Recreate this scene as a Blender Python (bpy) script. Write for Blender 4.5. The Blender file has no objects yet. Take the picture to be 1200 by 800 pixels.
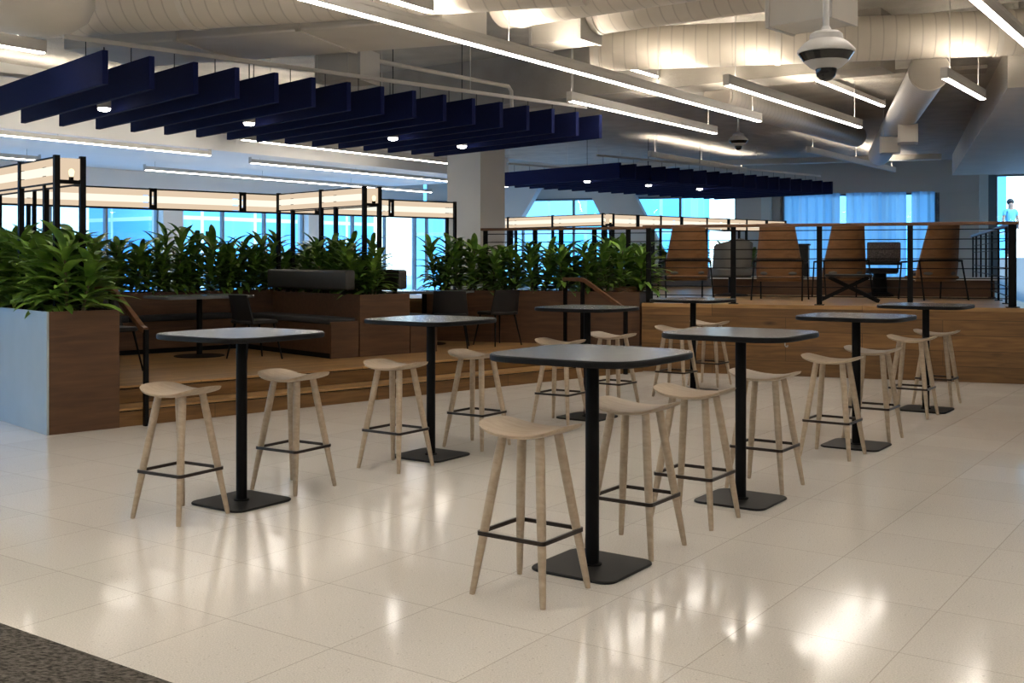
import bpy, bmesh, math, random
from mathutils import Vector, Matrix
random.seed(7)
S = bpy.context.scene
C = S.collection
PI = math.pi
rad = math.radians

# ------------------------------------------------------------------ frames of the place
CAMZ, F, HX, HY = 1.52, 1275.0, 600.0, 303.0
def at(px, py, Y):                       # point on a sight line at depth Y (for laying out the plan)
    return Vector(((px-HX)/F*Y, Y, CAMZ+(HY-py)/F*Y))
def atz(px, py, z):                      # where a sight line meets the level z
    return at(px, py, F*(CAMZ-z)/(py-HY))
A1 = 34.9                                # room grid (tiles, pendants, tables), degrees clockwise from +Y
A2 = 47.5                                # booth steps and baffles
A3 = 19.6                                # lounge platform
def fr(a):
    r = rad(a); return Vector((math.sin(r), math.cos(r), 0)), Vector((-math.cos(r), math.sin(r), 0))
a1, b1 = fr(A1); a2, b2 = fr(A2); a3, b3 = fr(A3)
def P1(a, m, z=0): return a1*a + b1*m + Vector((0,0,z))
def P2(u, n, z=0): return a2*u + b2*n + Vector((0,0,z))
L0 = Vector((1.76, 14.76, 0))            # left corner of the lounge front
ldir = -b3                               # along the lounge front, to the right
def P3(s, d, z=0): return L0 + ldir*s + a3*d + Vector((0,0,z))
R1, R2, R3 = -rad(A1), -rad(A2), -rad(A3)
# an object rotated by R1: local +Y = a1, local +X = -b1

# ------------------------------------------------------------------ materials
def new_mat(name):
    m = bpy.data.materials.new(name); m.use_nodes = True
    nt = m.node_tree; nt.nodes.clear()
    out = nt.nodes.new('ShaderNodeOutputMaterial')
    return m, nt, out
def lk(nt, a, b): nt.links.new(a, b)
def principled(name, col, rough=.5, metal=0, spec=.5, coat=0, bump=None, vary=None, rvary=None):
    """bump=(scale,strength,dist)  vary=(scale,amount,stretch)"""
    m, nt, out = new_mat(name)
    b = nt.nodes.new('ShaderNodeBsdfPrincipled'); lk(nt, b.outputs[0], out.inputs[0])
    b.inputs['Base Color'].default_value = (*col, 1); b.inputs['Roughness'].default_value = rough
    b.inputs['Metallic'].default_value = metal; b.inputs['Specular IOR Level'].default_value = spec
    b.inputs['Coat Weight'].default_value = coat
    tc = nt.nodes.new('ShaderNodeTexCoord')
    if vary:
        mp = nt.nodes.new('ShaderNodeMapping'); lk(nt, tc.outputs['Object'], mp.inputs[0])
        mp.inputs['Scale'].default_value = vary[2] if len(vary) > 2 else (1,1,1)
        n = nt.nodes.new('ShaderNodeTexNoise'); n.inputs['Scale'].default_value = vary[0]; n.inputs['Detail'].default_value = 5
        lk(nt, mp.outputs[0], n.inputs['Vector'])
        r = nt.nodes.new('ShaderNodeValToRGB'); k = vary[1]
        r.color_ramp.elements[0].position = .3; r.color_ramp.elements[1].position = .7
        r.color_ramp.elements[0].color = (*[c*(1-k) for c in col], 1)
        r.color_ramp.elements[1].color = (*[min(1, c*(1+k)) for c in col], 1)
        lk(nt, n.outputs['Fac'], r.inputs[0]); lk(nt, r.outputs[0], b.inputs['Base Color'])
    if bump:
        n = nt.nodes.new('ShaderNodeTexNoise'); n.inputs['Scale'].default_value = bump[0]; n.inputs['Detail'].default_value = 4
        lk(nt, tc.outputs['Object'], n.inputs['Vector'])
        bp = nt.nodes.new('ShaderNodeBump'); bp.inputs['Strength'].default_value = bump[1]; bp.inputs['Distance'].default_value = bump[2]
        lk(nt, n.outputs['Fac'], bp.inputs['Height']); lk(nt, bp.outputs[0], b.inputs['Normal'])
    return m
def emit(name, col, st):
    m, nt, out = new_mat(name)
    e = nt.nodes.new('ShaderNodeEmission'); e.inputs[0].default_value = (*col, 1); e.inputs[1].default_value = st
    lk(nt, e.outputs[0], out.inputs[0]); return m
def wood(name, dark, light, plank=.0, rough=.5, scale=1.0, knots=False, spec=.4):
    """grain runs along local X; plank = plank height along local Z or Y (0: one sheet)"""
    m, nt, out = new_mat(name)
    N = nt.nodes.new
    b = N('ShaderNodeBsdfPrincipled'); lk(nt, b.outputs[0], out.inputs[0])
    b.inputs['Roughness'].default_value = rough; b.inputs['Specular IOR Level'].default_value = spec
    tc = N('ShaderNodeTexCoord')
    mp = N('ShaderNodeMapping'); mp.inputs['Scale'].default_value = (.9*scale, 9*scale, 9*scale); lk(nt, tc.outputs['Object'], mp.inputs[0])
    n1 = N('ShaderNodeTexNoise'); n1.inputs['Scale'].default_value = 2.2; n1.inputs['Detail'].default_value = 7; n1.inputs['Distortion'].default_value = .8
    lk(nt, mp.outputs[0], n1.inputs['Vector'])
    r = N('ShaderNodeValToRGB'); r.color_ramp.elements[0].position = .28; r.color_ramp.elements[1].position = .72
    r.color_ramp.elements[0].color = (*dark, 1); r.color_ramp.elements[1].color = (*light, 1)
    lk(nt, n1.outputs['Fac'], r.inputs[0])
    col = r.outputs[0]
    if plank:
        sp = N('ShaderNodeSeparateXYZ'); lk(nt, tc.outputs['Object'], sp.inputs[0])
        ad = N('ShaderNodeMath'); ad.operation = 'ADD'; lk(nt, sp.outputs['Y'], ad.inputs[0]); lk(nt, sp.outputs['Z'], ad.inputs[1])
        cb = N('ShaderNodeCombineXYZ'); lk(nt, sp.outputs['X'], cb.inputs[0]); lk(nt, ad.outputs[0], cb.inputs[1])
        br = N('ShaderNodeTexBrick'); lk(nt, cb.outputs[0], br.inputs['Vector'])
        br.inputs['Scale'].default_value = 1; br.inputs['Brick Width'].default_value = 1.9; br.inputs['Row Height'].default_value = plank
        br.inputs['Mortar Size'].default_value = .003; br.inputs['Bias'].default_value = 0
        br.inputs['Color1'].default_value = (.72,.72,.72,1); br.inputs['Color2'].default_value = (1.12,1.12,1.12,1); br.inputs['Mortar'].default_value = (.3,.3,.3,1)
        mx = N('ShaderNodeMix'); mx.data_type = 'RGBA'; mx.blend_type = 'MULTIPLY'; mx.inputs[0].default_value = 1
        lk(nt, col, mx.inputs[6]); lk(nt, br.outputs['Color'], mx.inputs[7]); col = mx.outputs[2]
    if knots:
        mk = N('ShaderNodeMapping'); mk.inputs['Scale'].default_value = (1.1, 3.2, 3.2); lk(nt, tc.outputs['Object'], mk.inputs[0])
        v = N('ShaderNodeTexVoronoi'); v.inputs['Scale'].default_value = 1.3; lk(nt, mk.outputs[0], v.inputs['Vector'])
        rk = N('ShaderNodeValToRGB'); rk.color_ramp.elements[0].position = .03; rk.color_ramp.elements[0].color = (.25,.2,.16,1)
        rk.color_ramp.elements[1].position = .16; rk.color_ramp.elements[1].color = (1,1,1,1)
        lk(nt, v.outputs['Distance'], rk.inputs[0])
        mx = N('ShaderNodeMix'); mx.data_type = 'RGBA'; mx.blend_type = 'MULTIPLY'; mx.inputs[0].default_value = .9
        lk(nt, col, mx.inputs[6]); lk(nt, rk.outputs[0], mx.inputs[7]); col = mx.outputs[2]
    lk(nt, col, b.inputs['Base Color'])
    bp = N('ShaderNodeBump'); bp.inputs['Strength'].default_value = .15; bp.inputs['Distance'].default_value = .002
    lk(nt, n1.outputs['Fac'], bp.inputs['Height']); lk(nt, bp.outputs[0], b.inputs['Normal'])
    return m
def floor_mat():
    m, nt, out = new_mat('polished_terrazzo')
    N = nt.nodes.new
    b = N('ShaderNodeBsdfPrincipled'); lk(nt, b.outputs[0], out.inputs[0])
    tc = N('ShaderNodeTexCoord')
    mp = N('ShaderNodeMapping'); mp.vector_type = 'POINT'; mp.inputs['Rotation'].default_value = (0,0,rad(A1)); lk(nt, tc.outputs['Object'], mp.inputs[0])
    # after rotation: x = -m (across), y = a (along)
    mp.inputs['Location'].default_value = (1.18, -4.3+.61*8, 0)
    br = N('ShaderNodeTexBrick'); br.offset = 0; br.inputs['Scale'].default_value = 1
    br.inputs['Brick Width'].default_value = .61; br.inputs['Row Height'].default_value = .61
    br.inputs['Mortar Size'].default_value = .0028; br.inputs['Mortar Smooth'].default_value = .3
    br.inputs['Color1'].default_value = (.95,.95,.95,1); br.inputs['Color2'].default_value = (1.03,1.03,1.03,1); br.inputs['Mortar'].default_value = (.70,.68,.65,1)
    lk(nt, mp.outputs[0], br.inputs['Vector'])
    v = N('ShaderNodeTexVoronoi'); v.inputs['Scale'].default_value = 150; lk(nt, tc.outputs['Object'], v.inputs['Vector'])
    rv = N('ShaderNodeValToRGB'); E = rv.color_ramp.elements
    E[0].position = 0; E[0].color = (.55,.52,.47,1); E[1].position = .10; E[1].color = (.77,.735,.68,1)
    e = E.new(.07); e.color = (.63,.595,.54,1)
    lk(nt, v.outputs['Color'], rv.inputs[0])
    n2 = N('ShaderNodeTexNoise'); n2.inputs['Scale'].default_value = 160; n2.inputs['Detail'].default_value = 3; lk(nt, tc.outputs['Object'], n2.inputs['Vector'])
    r2 = N('ShaderNodeValToRGB'); r2.color_ramp.elements[0].position = .3; r2.color_ramp.elements[0].color = (.8,.8,.8,1); r2.color_ramp.elements[1].position = .7; r2.color_ramp.elements[1].color = (1.1,1.1,1.1,1)
    lk(nt, n2.outputs['Fac'], r2.inputs[0])
    m1 = N('ShaderNodeMix'); m1.data_type = 'RGBA'; m1.blend_type = 'MULTIPLY'; m1.inputs[0].default_value = 1
    lk(nt, rv.outputs[0], m1.inputs[6]); lk(nt, r2.outputs[0], m1.inputs[7])
    m2 = N('ShaderNodeMix'); m2.data_type = 'RGBA'; m2.blend_type = 'MULTIPLY'; m2.inputs[0].default_value = 1
    lk(nt, m1.outputs[2], m2.inputs[6]); lk(nt, br.outputs['Color'], m2.inputs[7])
    lk(nt, m2.outputs[2], b.inputs['Base Color'])
    n3 = N('ShaderNodeTexNoise'); n3.inputs['Scale'].default_value = 1.7; n3.inputs['Detail'].default_value = 4; lk(nt, tc.outputs['Object'], n3.inputs['Vector'])
    mr = N('ShaderNodeMapRange'); mr.inputs[1].default_value = .3; mr.inputs[2].default_value = .7; mr.inputs[3].default_value = .075; mr.inputs[4].default_value = .165
    lk(nt, n3.outputs['Fac'], mr.inputs[0]); lk(nt, mr.outputs[0], b.inputs['Roughness'])
    b.inputs['Specular IOR Level'].default_value = .62
    bp = N('ShaderNodeBump'); bp.inputs['Strength'].default_value = .25; bp.inputs['Distance'].default_value = .002; bp.invert = True
    lk(nt, br.outputs['Fac'], bp.inputs['Height'])
    lk(nt, bp.outputs[0], b.inputs['Normal'])
    return m
def carpet_mat():
    m, nt, out = new_mat('mottled_carpet'); N = nt.nodes.new
    b = N('ShaderNodeBsdfPrincipled'); lk(nt, b.outputs[0], out.inputs[0]); b.inputs['Roughness'].default_value = .95; b.inputs['Specular IOR Level'].default_value = .1
    tc = N('ShaderNodeTexCoord'); mp = N('ShaderNodeMapping'); mp.inputs['Rotation'].default_value = (0,0,rad(A1)); mp.inputs['Scale'].default_value = (40,85,40); lk(nt, tc.outputs['Object'], mp.inputs[0])
    n = N('ShaderNodeTexNoise'); n.inputs['Scale'].default_value = 1; n.inputs['Detail'].default_value = 6; n.inputs['Roughness'].default_value = .7; lk(nt, mp.outputs[0], n.inputs['Vector'])
    r = N('ShaderNodeValToRGB'); r.color_ramp.elements[0].position = .38; r.color_ramp.elements[0].color = (.022,.02,.017,1); r.color_ramp.elements[1].position = .64; r.color_ramp.elements[1].color = (.17,.155,.135,1)
    lk(nt, n.outputs['Fac'], r.inputs[0]); lk(nt, r.outputs[0], b.inputs['Base Color'])
    bp = N('ShaderNodeBump'); bp.inputs['Strength'].default_value = .8; bp.inputs['Distance'].default_value = .006; lk(nt, n.outputs['Fac'], bp.inputs['Height']); lk(nt, bp.outputs[0], b.inputs['Normal'])
    return m
def glass_mat():
    m, nt, out = new_mat('window_glass'); N = nt.nodes.new
    t = N('ShaderNodeBsdfTransparent'); t.inputs[0].default_value = (.86,.95,.97,1)
    g = N('ShaderNodeBsdfGlossy'); g.inputs['Roughness'].default_value = .02
    fz = N('ShaderNodeFresnel'); fz.inputs[0].default_value = 1.45
    ge = N('ShaderNodeNewGeometry'); mu = N('ShaderNodeMath'); mu.operation = 'SUBTRACT'; mu.use_clamp = True   # reflect at the outer skin only
    lk(nt, fz.outputs[0], mu.inputs[0]); lk(nt, ge.outputs['Backfacing'], mu.inputs[1])
    mx = N('ShaderNodeMixShader'); lk(nt, mu.outputs[0], mx.inputs[0]); lk(nt, t.outputs[0], mx.inputs[1]); lk(nt, g.outputs[0], mx.inputs[2]); lk(nt, mx.outputs[0], out.inputs[0])
    return m
def spiral_mat(name, col):
    """painted spiral duct, seams every 0.13 m along local Z"""
    m, nt, out = new_mat(name); N = nt.nodes.new
    b = N('ShaderNodeBsdfPrincipled'); lk(nt, b.outputs[0], out.inputs[0]); b.inputs['Roughness'].default_value = .45
    tc = N('ShaderNodeTexCoord'); sp = N('ShaderNodeSeparateXYZ'); lk(nt, tc.outputs['Object'], sp.inputs[0])
    d = N('ShaderNodeMath'); d.operation = 'DIVIDE'; d.inputs[1].default_value = .14; lk(nt, sp.outputs['Z'], d.inputs[0])
    f = N('ShaderNodeMath'); f.operation = 'FRACT'; lk(nt, d.outputs[0], f.inputs[0])
    r = N('ShaderNodeValToRGB'); E = r.color_ramp.elements
    E[0].position = 0; E[0].color = (0,0,0,1); E[1].position = 1; E[1].color = (0,0,0,1)
    E.new(.08).color = (1,1,1,1); E.new(.92).color = (1,1,1,1)
    lk(nt, f.outputs[0], r.inputs[0])
    mx = N('ShaderNodeMix'); mx.data_type = 'RGBA'; mx.inputs[6].default_value = (*[c*.72 for c in col], 1); mx.inputs[7].default_value = (*col, 1)
    lk(nt, r.outputs[0], mx.inputs[0]); lk(nt, mx.outputs[2], b.inputs['Base Color'])
    bp = N('ShaderNodeBump'); bp.inputs['Strength'].default_value = .22; bp.inputs['Distance'].default_value = .008; lk(nt, r.outputs[0], bp.inputs['Height']); lk(nt, bp.outputs[0], b.inputs['Normal'])
    return m
def facade_mat(name, frame, g1, g2, cw, ch):
    m, nt, out = new_mat(name); N = nt.nodes.new
    b = N('ShaderNodeBsdfPrincipled'); lk(nt, b.outputs[0], out.inputs[0]); b.inputs['Roughness'].default_value = .6
    tc = N('ShaderNodeTexCoord'); sp = N('ShaderNodeSeparateXYZ'); lk(nt, tc.outputs['Object'], sp.inputs[0])
    ad = N('ShaderNodeMath'); ad.operation = 'ADD'; lk(nt, sp.outputs['X'], ad.inputs[0]); lk(nt, sp.outputs['Y'], ad.inputs[1])
    cb = N('ShaderNodeCombineXYZ'); lk(nt, ad.outputs[0], cb.inputs[0]); lk(nt, sp.outputs['Z'], cb.inputs[1])
    br = N('ShaderNodeTexBrick'); br.offset = 0; br.inputs['Scale'].default_value = 1; br.inputs['Brick Width'].default_value = cw; br.inputs['Row Height'].default_value = ch
    br.inputs['Mortar Size'].default_value = .09; br.inputs['Color1'].default_value = (*g1,1); br.inputs['Color2'].default_value = (*g2,1); br.inputs['Mortar'].default_value = (*frame,1)
    lk(nt, cb.outputs[0], br.inputs['Vector']); lk(nt, br.outputs['Color'], b.inputs['Base Color'])
    return m
def leaf_mat(name, c1, c2):
    m, nt, out = new_mat(name); N = nt.nodes.new
    b = N('ShaderNodeBsdfPrincipled'); lk(nt, b.outputs[0], out.inputs[0]); b.inputs['Roughness'].default_value = .38
    tc = N('ShaderNodeTexCoord'); n = N('ShaderNodeTexNoise'); n.inputs['Scale'].default_value = 7; lk(nt, tc.outputs['Object'], n.inputs['Vector'])
    r = N('ShaderNodeValToRGB'); r.color_ramp.elements[0].position = .35; r.color_ramp.elements[0].color = (*c1,1); r.color_ramp.elements[1].position = .65; r.color_ramp.elements[1].color = (*c2,1)
    lk(nt, n.outputs['Fac'], r.inputs[0]); lk(nt, r.outputs[0], b.inputs['Base Color'])
    b.inputs['Transmission Weight'].default_value = 0
    return m

M = {}
M['floor'] = floor_mat(); M['carpet'] = carpet_mat(); M['glass'] = glass_mat()
M['oak'] = wood('oak_planks', (.115,.054,.017), (.225,.118,.038), plank=.19, rough=.42, knots=True)
M['oak_tread'] = wood('oak_treads', (.26,.14,.05), (.41,.245,.10), plank=.14, rough=.35)
M['walnut'] = wood('walnut_panels', (.052,.023,.010), (.095,.045,.020), rough=.5)
M['walnut_d'] = wood('dark_walnut', (.035,.016,.008), (.06,.028,.014), rough=.5)
M['rail'] = wood('handrail_wood', (.09,.04,.02), (.16,.075,.036), rough=.4)
M['ash'] = wood('pale_ash', (.32,.25,.18), (.42,.34,.255), rough=.5, scale=2.2)
M['tan'] = wood('tan_veneer', (.13,.06,.022), (.20,.10,.042), rough=.45)
M['black'] = principled('black_powder_coat', (.004,.004,.0045), .55, spec=.1)
M['plate'] = principled('dark_base_plate', (.011,.011,.011), .5, spec=.2)
M['bronze'] = principled('dark_bronze_bar', (.03,.022,.018), .35, metal=.6)
M['slate'] = principled('slate_laminate', (.125,.132,.135), .22, spec=.9, vary=(60,.04))
M['edge'] = principled('black_edge_band', (.006,.006,.007), .55, spec=.15)
M['white_panel'] = principled('pale_grey_panel', (.31,.36,.385), .38, vary=(3,.05))
M['cushion'] = principled('charcoal_upholstery', (.016,.017,.02), .8, bump=(90,.3,.002))
M['headrest'] = principled('grey_leather', (.03,.028,.026), .45)
M['dark'] = principled('black_chair_shell', (.007,.0065,.007), .55, spec=.3)
M['grey_fab'] = principled('grey_fabric', (.10,.10,.095), .85, bump=(120,.3,.002))
M['navy'] = principled('navy_felt', (.004,.008,.05), .9, spec=.15, bump=(160,.25,.002), vary=(40,.12))
M['paint'] = principled('cream_white_paint', (.60,.565,.51), .6, vary=(2,.05))
M['soffit'] = principled('pale_soffit', (.74,.74,.73), .6, vary=(.6,.03))
M['concrete'] = principled('sprayed_concrete', (.40,.375,.335), .85, bump=(26,.7,.02), vary=(2.5,.14))
M['concrete_d'] = principled('dull_concrete_beam', (.30,.275,.24), .85, bump=(18,.4,.012), vary=(2,.15))
M['wallgrey'] = principled('grey_wall', (.64,.64,.62), .7, vary=(.8,.04))
M['wallwhite'] = principled('white_wall', (.62,.61,.59), .7)
M['column'] = principled('painted_column', (.56,.535,.49), .6, vary=(1.5,.04))
M['spiral'] = spiral_mat('spiral_duct_paint', (.58,.53,.46))
M['housing'] = principled('white_fixture_housing', (.55,.53,.5), .5)
M['strip'] = emit('led_strip', (1,.92,.82), 14)
M['upstrip'] = emit('led_uplight', (1,.88,.72), 42)
M['puck'] = emit('downlight_lens', (1,.95,.88), 22)
M['lampshade'] = emit('peach_lamp_panel', (1,.78,.56), .43)
M['lampcore'] = emit('lamp_core_band', (1,.92,.75), .62)
M['bulb'] = emit('bulb_glow', (1,.78,.45), 1.0)
M['frame'] = principled('window_frame_metal', (.16,.19,.21), .5)
M['steelblue'] = principled('pale_blue_metal', (.72,.82,.84), .5)
M['soil'] = principled('dark_soil', (.02,.014,.01), .95, bump=(50,.8,.02))
M['leaf'] = leaf_mat('leaf_green', (.05,.135,.018), (.19,.33,.05))
M['stem'] = principled('plant_stem', (.10,.09,.045), .8)
M['camwhite'] = principled('camera_white_plastic', (.42,.41,.40), .4)
M['camblack'] = principled('camera_black_dome', (.006,.006,.007), .12)
M['pave'] = principled('outdoor_paving', (.42,.46,.5), .9, vary=(.4,.1))
M['fac1'] = facade_mat('blue_glass_facade', (.55,.74,.85), (.10,.38,.72), (.20,.52,.82), 3.0, 3.6)
M['fac2'] = facade_mat('white_panel_facade', (.75,.85,.9), (.5,.72,.85), (.7,.86,.92), 2.4, 3.4)
M['fac3'] = facade_mat('teal_glass_facade', (.3,.42,.5), (.12,.5,.78), (.3,.66,.85), 2.0, 3.2)
M['skin'] = principled('skin', (.42,.25,.17), .55)
M['hair'] = principled('dark_hair', (.012,.010,.010), .6)
M['shirt'] = principled('light_blue_shirt', (.16,.48,.66), .8)
M['trouser'] = principled('dark_trousers', (.03,.035,.05), .8)
M['pattern'] = principled('patterned_woven_seat', (.06,.05,.05), .7, vary=(45,.85))

# ------------------------------------------------------------------ mesh helpers
def mesh_obj(name, bm, mat, parent=None, smooth=False, loc=None, rotz=0):
    me = bpy.data.meshes.new(name)
    bmesh.ops.recalc_face_normals(bm, faces=bm.faces[:])
    if smooth:
        for f in bm.faces: f.smooth = True
        for e in bm.edges:
            if len(e.link_faces) == 2 and e.calc_face_angle(0) > rad(38): e.smooth = False
    bm.to_mesh(me); bm.free()
    me.materials.append(mat)
    o = bpy.data.objects.new(name, me); C.objects.link(o)
    if parent: o.parent = parent
    if loc is not None: o.location = loc
    o.rotation_euler = (0,0,rotz)
    return o
def B(): return bmesh.new()
def box(bm, x0, x1, y0, y1, z0, z1, bev=0, seg=2):
    vs = [bm.verts.new(p) for p in ((x0,y0,z0),(x1,y0,z0),(x1,y1,z0),(x0,y1,z0),(x0,y0,z1),(x1,y0,z1),(x1,y1,z1),(x0,y1,z1))]
    fs = [bm.faces.new([vs[i] for i in q]) for q in ((3,2,1,0),(4,5,6,7),(0,1,5,4),(1,2,6,5),(2,3,7,6),(3,0,4,7))]
    if bev:
        es = list({e for f in fs for e in f.edges})
        bmesh.ops.bevel(bm, geom=es, offset=bev, segments=seg, affect='EDGES', profile=.5)
    return bm
def prism(bm, pts, z0, z1):
    lo = [bm.verts.new((p[0],p[1],z0)) for p in pts]; hi = [bm.verts.new((p[0],p[1],z1)) for p in pts]
    bm.faces.new(lo[::-1]); bm.faces.new(hi); n = len(pts)
    for i in range(n): bm.faces.new((lo[i], lo[(i+1)%n], hi[(i+1)%n], hi[i]))
    return bm
def tube(bm, pts, radii, seg=12, cap=True):
    """smooth-capable tube along points with a radius at each"""
    pts = [Vector(p) for p in pts]
    if not hasattr(radii, '__len__'): radii = [radii]*len(pts)
    rings = []; up = None
    for i, p in enumerate(pts):
        t = (pts[min(i+1,len(pts)-1)] - pts[max(i-1,0)]).normalized()
        if up is None:
            up = Vector((0,0,1)) if abs(t.z) < .95 else Vector((1,0,0))
        x = t.cross(up).normalized(); y = x.cross(t).normalized(); up = y
        rings.append([bm.verts.new(p + x*math.cos(2*PI*k/seg)*radii[i] + y*math.sin(2*PI*k/seg)*radii[i]) for k in range(seg)])
    for a, b in zip(rings, rings[1:]):
        for k in range(seg): bm.faces.new((a[k], a[(k+1)%seg], b[(k+1)%seg], b[k]))
    if cap:
        bm.faces.new(rings[0][::-1]); bm.faces.new(rings[-1])
    return bm
def bar(bm, p, q, w, h=None):
    """square bar from p to q"""
    p, q = Vector(p), Vector(q); h = h or w
    t = (q-p).normalized(); up = Vector((0,0,1)) if abs(t.z) < .95 else Vector((0,1,0))
    x = t.cross(up).normalized(); y = x.cross(t).normalized()
    r = []
    for c in (p, q): r.append([bm.verts.new(c + x*sx*w/2 + y*sy*h/2) for sx, sy in ((-1,-1),(1,-1),(1,1),(-1,1))])
    for k in range(4): bm.faces.new((r[0][k], r[0][(k+1)%4], r[1][(k+1)%4], r[1][k]))
    bm.faces.new(r[0][::-1]); bm.faces.new(r[1]); return bm
def lathe(bm, prof, seg=32, c=(0,0,0)):
    rings = []
    for r, z in prof:
        if r < 1e-6: rings.append([bm.verts.new((c[0],c[1],c[2]+z))])
        else: rings.append([bm.verts.new((c[0]+r*math.cos(2*PI*k/seg), c[1]+r*math.sin(2*PI*k/seg), c[2]+z)) for k in range(seg)])
    for a, b in zip(rings, rings[1:]):
        for k in range(seg):
            k2 = (k+1)%seg
            if len(a) == 1 and len(b) == 1: continue
            if len(a) == 1: bm.faces.new((a[0], b[k2], b[k]))
            elif len(b) == 1: bm.faces.new((a[k], a[k2], b[0]))
            else: bm.faces.new((a[k], a[k2], b[k2], b[k]))
    for r in (rings[0], rings[-1]):
        if len(r) > 2: bm.faces.new(r)
    return bm
def rounded_square(side, n, seg=64, bow=1.0):
    h = side/2; out = []
    for k in range(seg):
        t = 2*PI*k/seg; c, s = math.cos(t), math.sin(t)
        out.append((h*math.copysign(abs(c)**(2/n), c), h*math.copysign(abs(s)**(2/n), s)))
    return out
def rounded_rect(w, d, r, seg=6):
    out = []
    for cx, cy, a0 in ((w/2-r,d/2-r,0),(-w/2+r,d/2-r,90),(-w/2+r,-d/2+r,180),(w/2-r,-d/2+r,270)):
        for k in range(seg+1):
            a = rad(a0+90*k/seg); out.append((cx+r*math.cos(a), cy+r*math.sin(a)))
    return out
def slab(bm, outl, z0, z1, bev=.003):
    """solid plate with softened rim"""
    def ring(s, z): return [bm.verts.new((x*s, y*s, z)) for x, y in outl]
    m = max(abs(x) for x, y in outl); k = 1-bev/m
    rs = [ring(k, z0), ring(1, z0+bev), ring(1, z1-bev), ring(k, z1)]; n = len(outl)
    for a, b in zip(rs, rs[1:]):
        for i in range(n): bm.faces.new((a[i], a[(i+1)%n], b[(i+1)%n], b[i]))
    bm.faces.new(rs[0][::-1]); bm.faces.new(rs[-1]); return bm

# ------------------------------------------------------------------ bookkeeping helpers
def thing(name, label, cat, loc=(0,0,0), rotz=0, group=None):
    o = bpy.data.objects.new(name, None); C.objects.link(o); o.empty_display_size = .1
    o.location = loc; o.rotation_euler = (0,0,rotz); o['label'] = label; o['category'] = cat
    if group: o['group'] = group
    return o
def tag(o, label, cat, group=None):
    o['label'] = label; o['category'] = cat
    if group: o['group'] = group
    return o
def struct(name, bm, mat, smooth=False, loc=None, rotz=0, label=None):
    o = mesh_obj(name, bm, mat, None, smooth, loc, rotz); o['kind'] = 'structure'
    if label: o['label'] = label
    return o
def dup(root, loc, rotz, label, group=None, scale=None):
    r = root.copy(); C.objects.link(r); r.location = loc; r.rotation_euler = (0,0,rotz); r['label'] = label
    if group: r['group'] = group
    if scale: r.scale = scale
    for ch in list(root.children):
        c = ch.copy(); C.objects.link(c); c.parent = r
        for g in list(ch.children):
            d = g.copy(); C.objects.link(d); d.parent = c
    return r
ORD = ['first','second','third','fourth','fifth','sixth','seventh','eighth','ninth','tenth','eleventh','twelfth','thirteenth','fourteenth','fifteenth','sixteenth','seventeenth','eighteenth','nineteenth','twentieth']

# ================================================================== SHELL
CEIL = 4.5
W0 = P1(-16, 21); W1 = Vector((-2.67, 32.8, 0))
RW0 = Vector((7.28, 29.3, 0))
def PR(x, z=0): return Vector((x, 29.3-.356*(x-7.28), z))   # far wall line
R1c = PR(17.5); Rb = Vector((17.5,-6,0)); Lb = Vector((W0.x,-6,0))
room = [W0, W1, R1c, Rb, Lb]
bm = B(); prism(bm, [(p.x,p.y) for p in (Lb, Rb, R1c, W1, W0)], -.3, 0); struct('floor', bm, M['floor'])
bm = B(); prism(bm, [(p.x,p.y) for p in (Lb, Rb, R1c, W1, W0)], CEIL, CEIL+.25); struct('ceiling', bm, M['concrete'])
# carpet edge, lower left: along b1 (perpendicular to the pendants)
ca = a1.dot(atz(203,800,0)); e0 = atz(100,766,0); ca = a1.dot(e0)
bm = B(); prism(bm, [(p.x,p.y) for p in (P1(ca-6,8), P1(ca-6,-3.5), P1(ca,-3.5), P1(ca,8))], .0, .006); struct('carpet', bm, M['carpet'], label='dark grey mottled carpet beside the pale tile floor')
# closing walls
def wall(name, p, q, z0, z1, mat, th=.2, out=None):
    d = (q-p); L = d.length; a = math.atan2(d.y, d.x)
    bm = B(); box(bm, 0, L, -th, 0, z0, z1)
    return struct(name, bm, mat, loc=(p.x,p.y,0), rotz=a)
wall('wall_right', Vector((17.5,-6,0)), Vector((17.5,R1c.y,0)), 0, CEIL, M['wallwhite'])
wall('wall_back', Lb, Rb, 0, CEIL, M['wallwhite'])
wall('wall_left', Vector((W0.x,W0.y,0)), Lb, 0, CEIL, M['wallwhite'])

# windows: strip wall with openings (sill wall, head wall, piers) and framed panes
def window(name, p, q, z0, z1, ncol, nrow=1, fw=.06, depth=.1, mat=None):
    d = q-p; L = d.length; a = math.atan2(d.y, d.x)
    r = thing(name, '', '', (p.x,p.y,0), a); del r['label']; del r['category']; r['kind'] = 'structure'
    bm = B()
    for k in range(ncol+1):
        x = L*k/ncol; w = fw if 0 < k < ncol else fw*1.3
        box(bm, x-w/2, x+w/2, -depth/2, depth/2, z0, z1)
    for k in range(nrow+1):
        z = z0+(z1-z0)*k/nrow; box(bm, 0, L, -depth/2+.004, depth/2-.004, z-fw/2, z+fw/2)
    mesh_obj('window_frame', bm, mat or M['frame'], r)
    for k in range(ncol):
        bm = B(); box(bm, L*k/ncol+fw/2, L*(k+1)/ncol-fw/2, -.008, .008, z0+fw/2, z1-fw/2); mesh_obj('pane', bm, M['glass'], r)
    return r
HEAD = 3.05
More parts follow.
